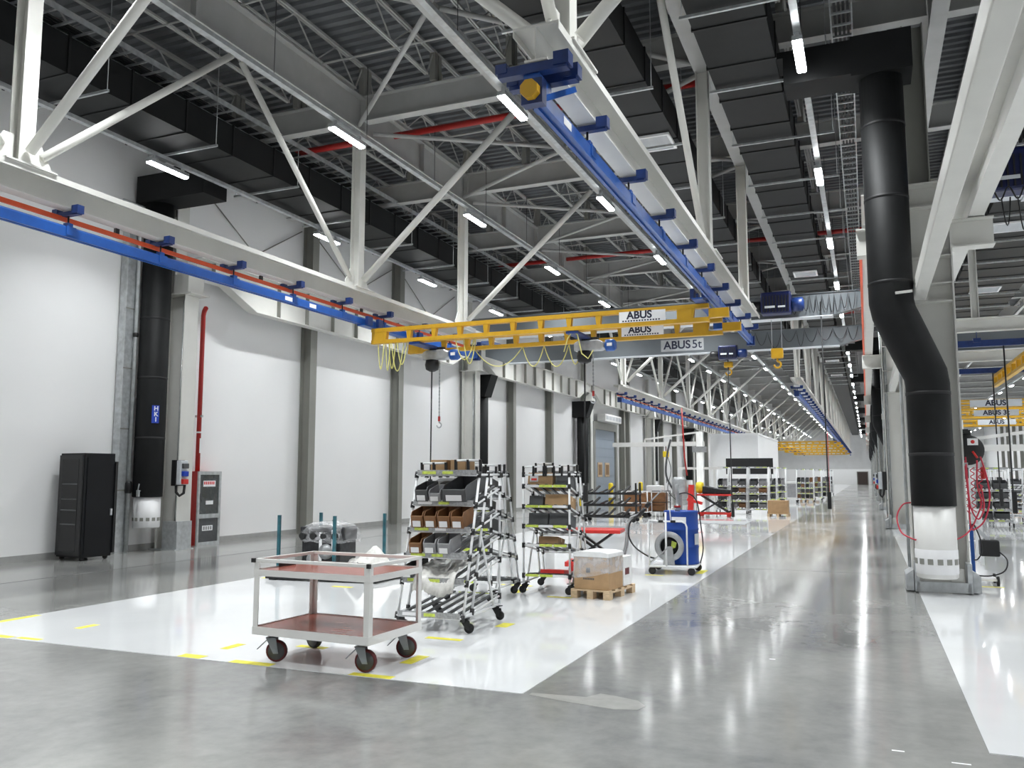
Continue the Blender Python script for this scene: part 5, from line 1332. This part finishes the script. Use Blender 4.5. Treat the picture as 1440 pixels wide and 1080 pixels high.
# ================================================================ RIGHT SIDE OF THE COLUMN
hr_ = on_y(1360, 633, 14.3)
rl2 = thing('hose_reel', 'big black hose reel drum on the right of the aisle column', 'hose reel', (hr_.x, 14.3, hr_.z))
MB().lathe([(.05, -.08), (.215, -.08), (.225, -.06), (.225, .06), (.215, .08), (.05, .08)], 30, axis='y').build('drum', 'black', rl2)
lb2 = MB().box(-.0, .14, -.086, -.082, .07, .17).build('paper_label', 'white_print', rl2); MB().lathe([(.005, 0), (.028, .001), (.005, .002)], 12, (.07, -.088, .12), 'y').build('red_seal', 'bright_red', lb2)
MB().box(-.06, .06, .0, .06, .1, .30).box(-.14, .0, -.29, .06, .24, .30).build('bracket', 'black', rl2)
MB().tube([(.06, -.09, -.02), (.12, -.10, -.12)], .016, 6).build('hose_end', 'bright_red', rl2)
x0 = 1.32
def hose(pts, label, r=.011, m='rope_red'): return tag(MB().tube(smooth([Vector(p) for p in pts], 6), r, 6).build('air_hose', m), label, 'hose')
hose([(1.34, 14.1, 1.9), (1.33, 13.9, 1.6), (1.33, 13.7, 1.2), (1.42, 13.7, 1.02), (1.50, 13.7, 1.2), (1.47, 13.7, 1.5)], 'red air hose looping under the black reel, smallest loop')
hose([(1.5, 13.8, 1.9), (1.56, 13.75, 1.6), (1.58, 13.75, 1.3), (1.50, 13.75, 1.0), (1.36, 13.75, .87), (1.32, 13.75, .95), (1.315, 13.75, 1.4), (1.32, 14.1, 1.85)], 'red air hose in a wide loop under the black reel')
hose([(1.46, 13.85, 1.85), (1.44, 13.8, 1.5), (1.48, 13.8, 1.25), (1.40, 13.8, 1.02), (1.32, 13.7, .88), (1.20, 13.5, .79), (1.06, 13.28, .74)], 'red air hose running from the reel round to the white diffuser')
hose([(.55, 13.4, 1.25), (.44, 13.3, 1.22), (.36, 13.3, 1.05), (.40, 13.2, .85), (.50, 13.1, .78), (.58, 13.05, .75)], 'red air hose bulging out on the aisle side of the diffuser')
for k in range(3):
    cs = []
    for i in range(60):
        a = i*.75; cs.append((1.30+k*.10+.025*math.cos(a), 13.95+.025*math.sin(a), 1.75-i*.011))
    tag(MB().tube(cs, .007, 5).build('coiled_hose', 'rope_red'), 'tightly coiled red air hose hanging beneath the black reel', 'hose', 'coiled red hoses')
for x, m_, lab in ((1.26, 'red', 'red filter unit hanging beside the reel hoses next to the column'), (1.55, 'red', 'red filter unit hanging beside the reel hoses, away from the column'), (1.33, 'black', 'black filter unit hanging among the red hoses')):
    f = thing('filter_unit', lab, 'filter', (x, 14.05, 1.58)); MB().lathe([(.02, 0), (.035, .02), (.035, .16), (.02, .18)], 10).build('bowl', m_, f); MB().box(-.03, .03, -.03, .03, .18, .24).build('head', 'pump_steel', f)
# blue stand with black box, right of the column foot
bs = thing('machine_stand', 'slim blue stand with a black box and cables beside the column foot', 'stand', (1.42, 14.75, .004))
MB().box(-.02, .03, -.02, .02, .10, .95).build('mast', 'blue', bs); MB().box(-.06, .30, -.25, .25, .07, .10).build('base', 'white_print', bs)
MB().box(.10, .36, -.12, .12, .42, .66).build('motor_box', 'black', bs, bevel=.02); MB().bar((0, 0, .92), (.30, 0, .56), .04, .05).box(-.04, .10, -.06, .06, .90, .95).build('arm', 'crane_white', bs)
MB().tube(smooth([Vector(p) for p in ((.34, -.13, .5), (.44, -.14, .38), (.40, -.14, .22), (.22, -.14, .14), (.02, -.05, .13))]), .010, 6).tube(smooth([Vector(p) for p in ((.03, -.1, .9), (.10, -.12, .7), (.12, -.12, .5), (.06, -.12, .38), (.02, -.05, .36))]), .010, 6).build('cable', 'rubber', bs)
for x, y in ((.30, -.2), (.30, .2), (-.04, -.2), (-.04, .2)): MB().lathe([(.01, -.018), (.072, -.016), (.072, .016), (.01, .018)], 14, (x, y, .072), 'x').build('wheel', 'rubber', bs)
wt = on_z(1382, 795); ws = thing('work_bench', 'white steel bench frame standing on the white floor beyond the blue stand', 'bench', (wt.x, wt.y, .004))
for x in (-.5, .0):
    for y in (0, .6): MB().box(x-.03, x+.03, y-.03, y+.03, 0, .95).build('leg', 'white_print', ws)
MB().box(-.55, .05, -.05, .65, .95, .99).build('top', 'white_print', ws)
# right bay far things
for i, (u, y) in enumerate(((1372, 30), (1398, 44), (1418, 38), (1436, 34), (1388, 60), (1425, 56))):
    x = on_y(u, 700, y).x
    r, zs_, f_ = flow_rack(1.0, 'white-pipe flow rack with dark bins in the right-hand bay', (x, y, .004), PI if i % 2 else 0, grp='right-bay flow racks', detail=False, levels=5, H=1.85)
    for z in zs_[:4]:
        if i % 2 == 0:
            for k in range(2): place_bin((x, y, 0), 0, .27+.46*k, .16+.28*z/2, z+.085, .16, .4, .45, .2, 'bin_grey', 'dark bin on a right-bay flow rack', 'bins on right-bay racks', card=False, front=.8)
p = on_z(1432, 712); pallet((p.x-.5, p.y, .004), 0, 'wooden pallet in the right bay with a low carton', 1.0, .8); box_on((p.x, p.y+.05, 0), 0, 0, 0, .125, .9, .65, .45, 'cardboard', 'low carton on the pallet in the right bay')
jx = on_y(1385, 636, 24.0)
jr = thing('jib_crane', 'white jib arm reaching across the right bay behind the hose reel', 'crane', (2.15, 24.0, 0))
MB().lathe([(.25, .004), (.25, .03), (.12, .04), (.12, 3.0), (.02, 3.02)], 16).build('column', 'cream_coat', jr)
MB().box(0, 4.2, -.06, .06, 2.22, 2.38).build('arm', 'cream_coat', jr); MB().bar((.05, 0, 2.5), (4.0, 0, 3.0), .05, .08).bar((2.2, 0, 2.38), (2.2, 0, 2.78), .06, .06).build('arm_brace', 'cream_coat', jr)
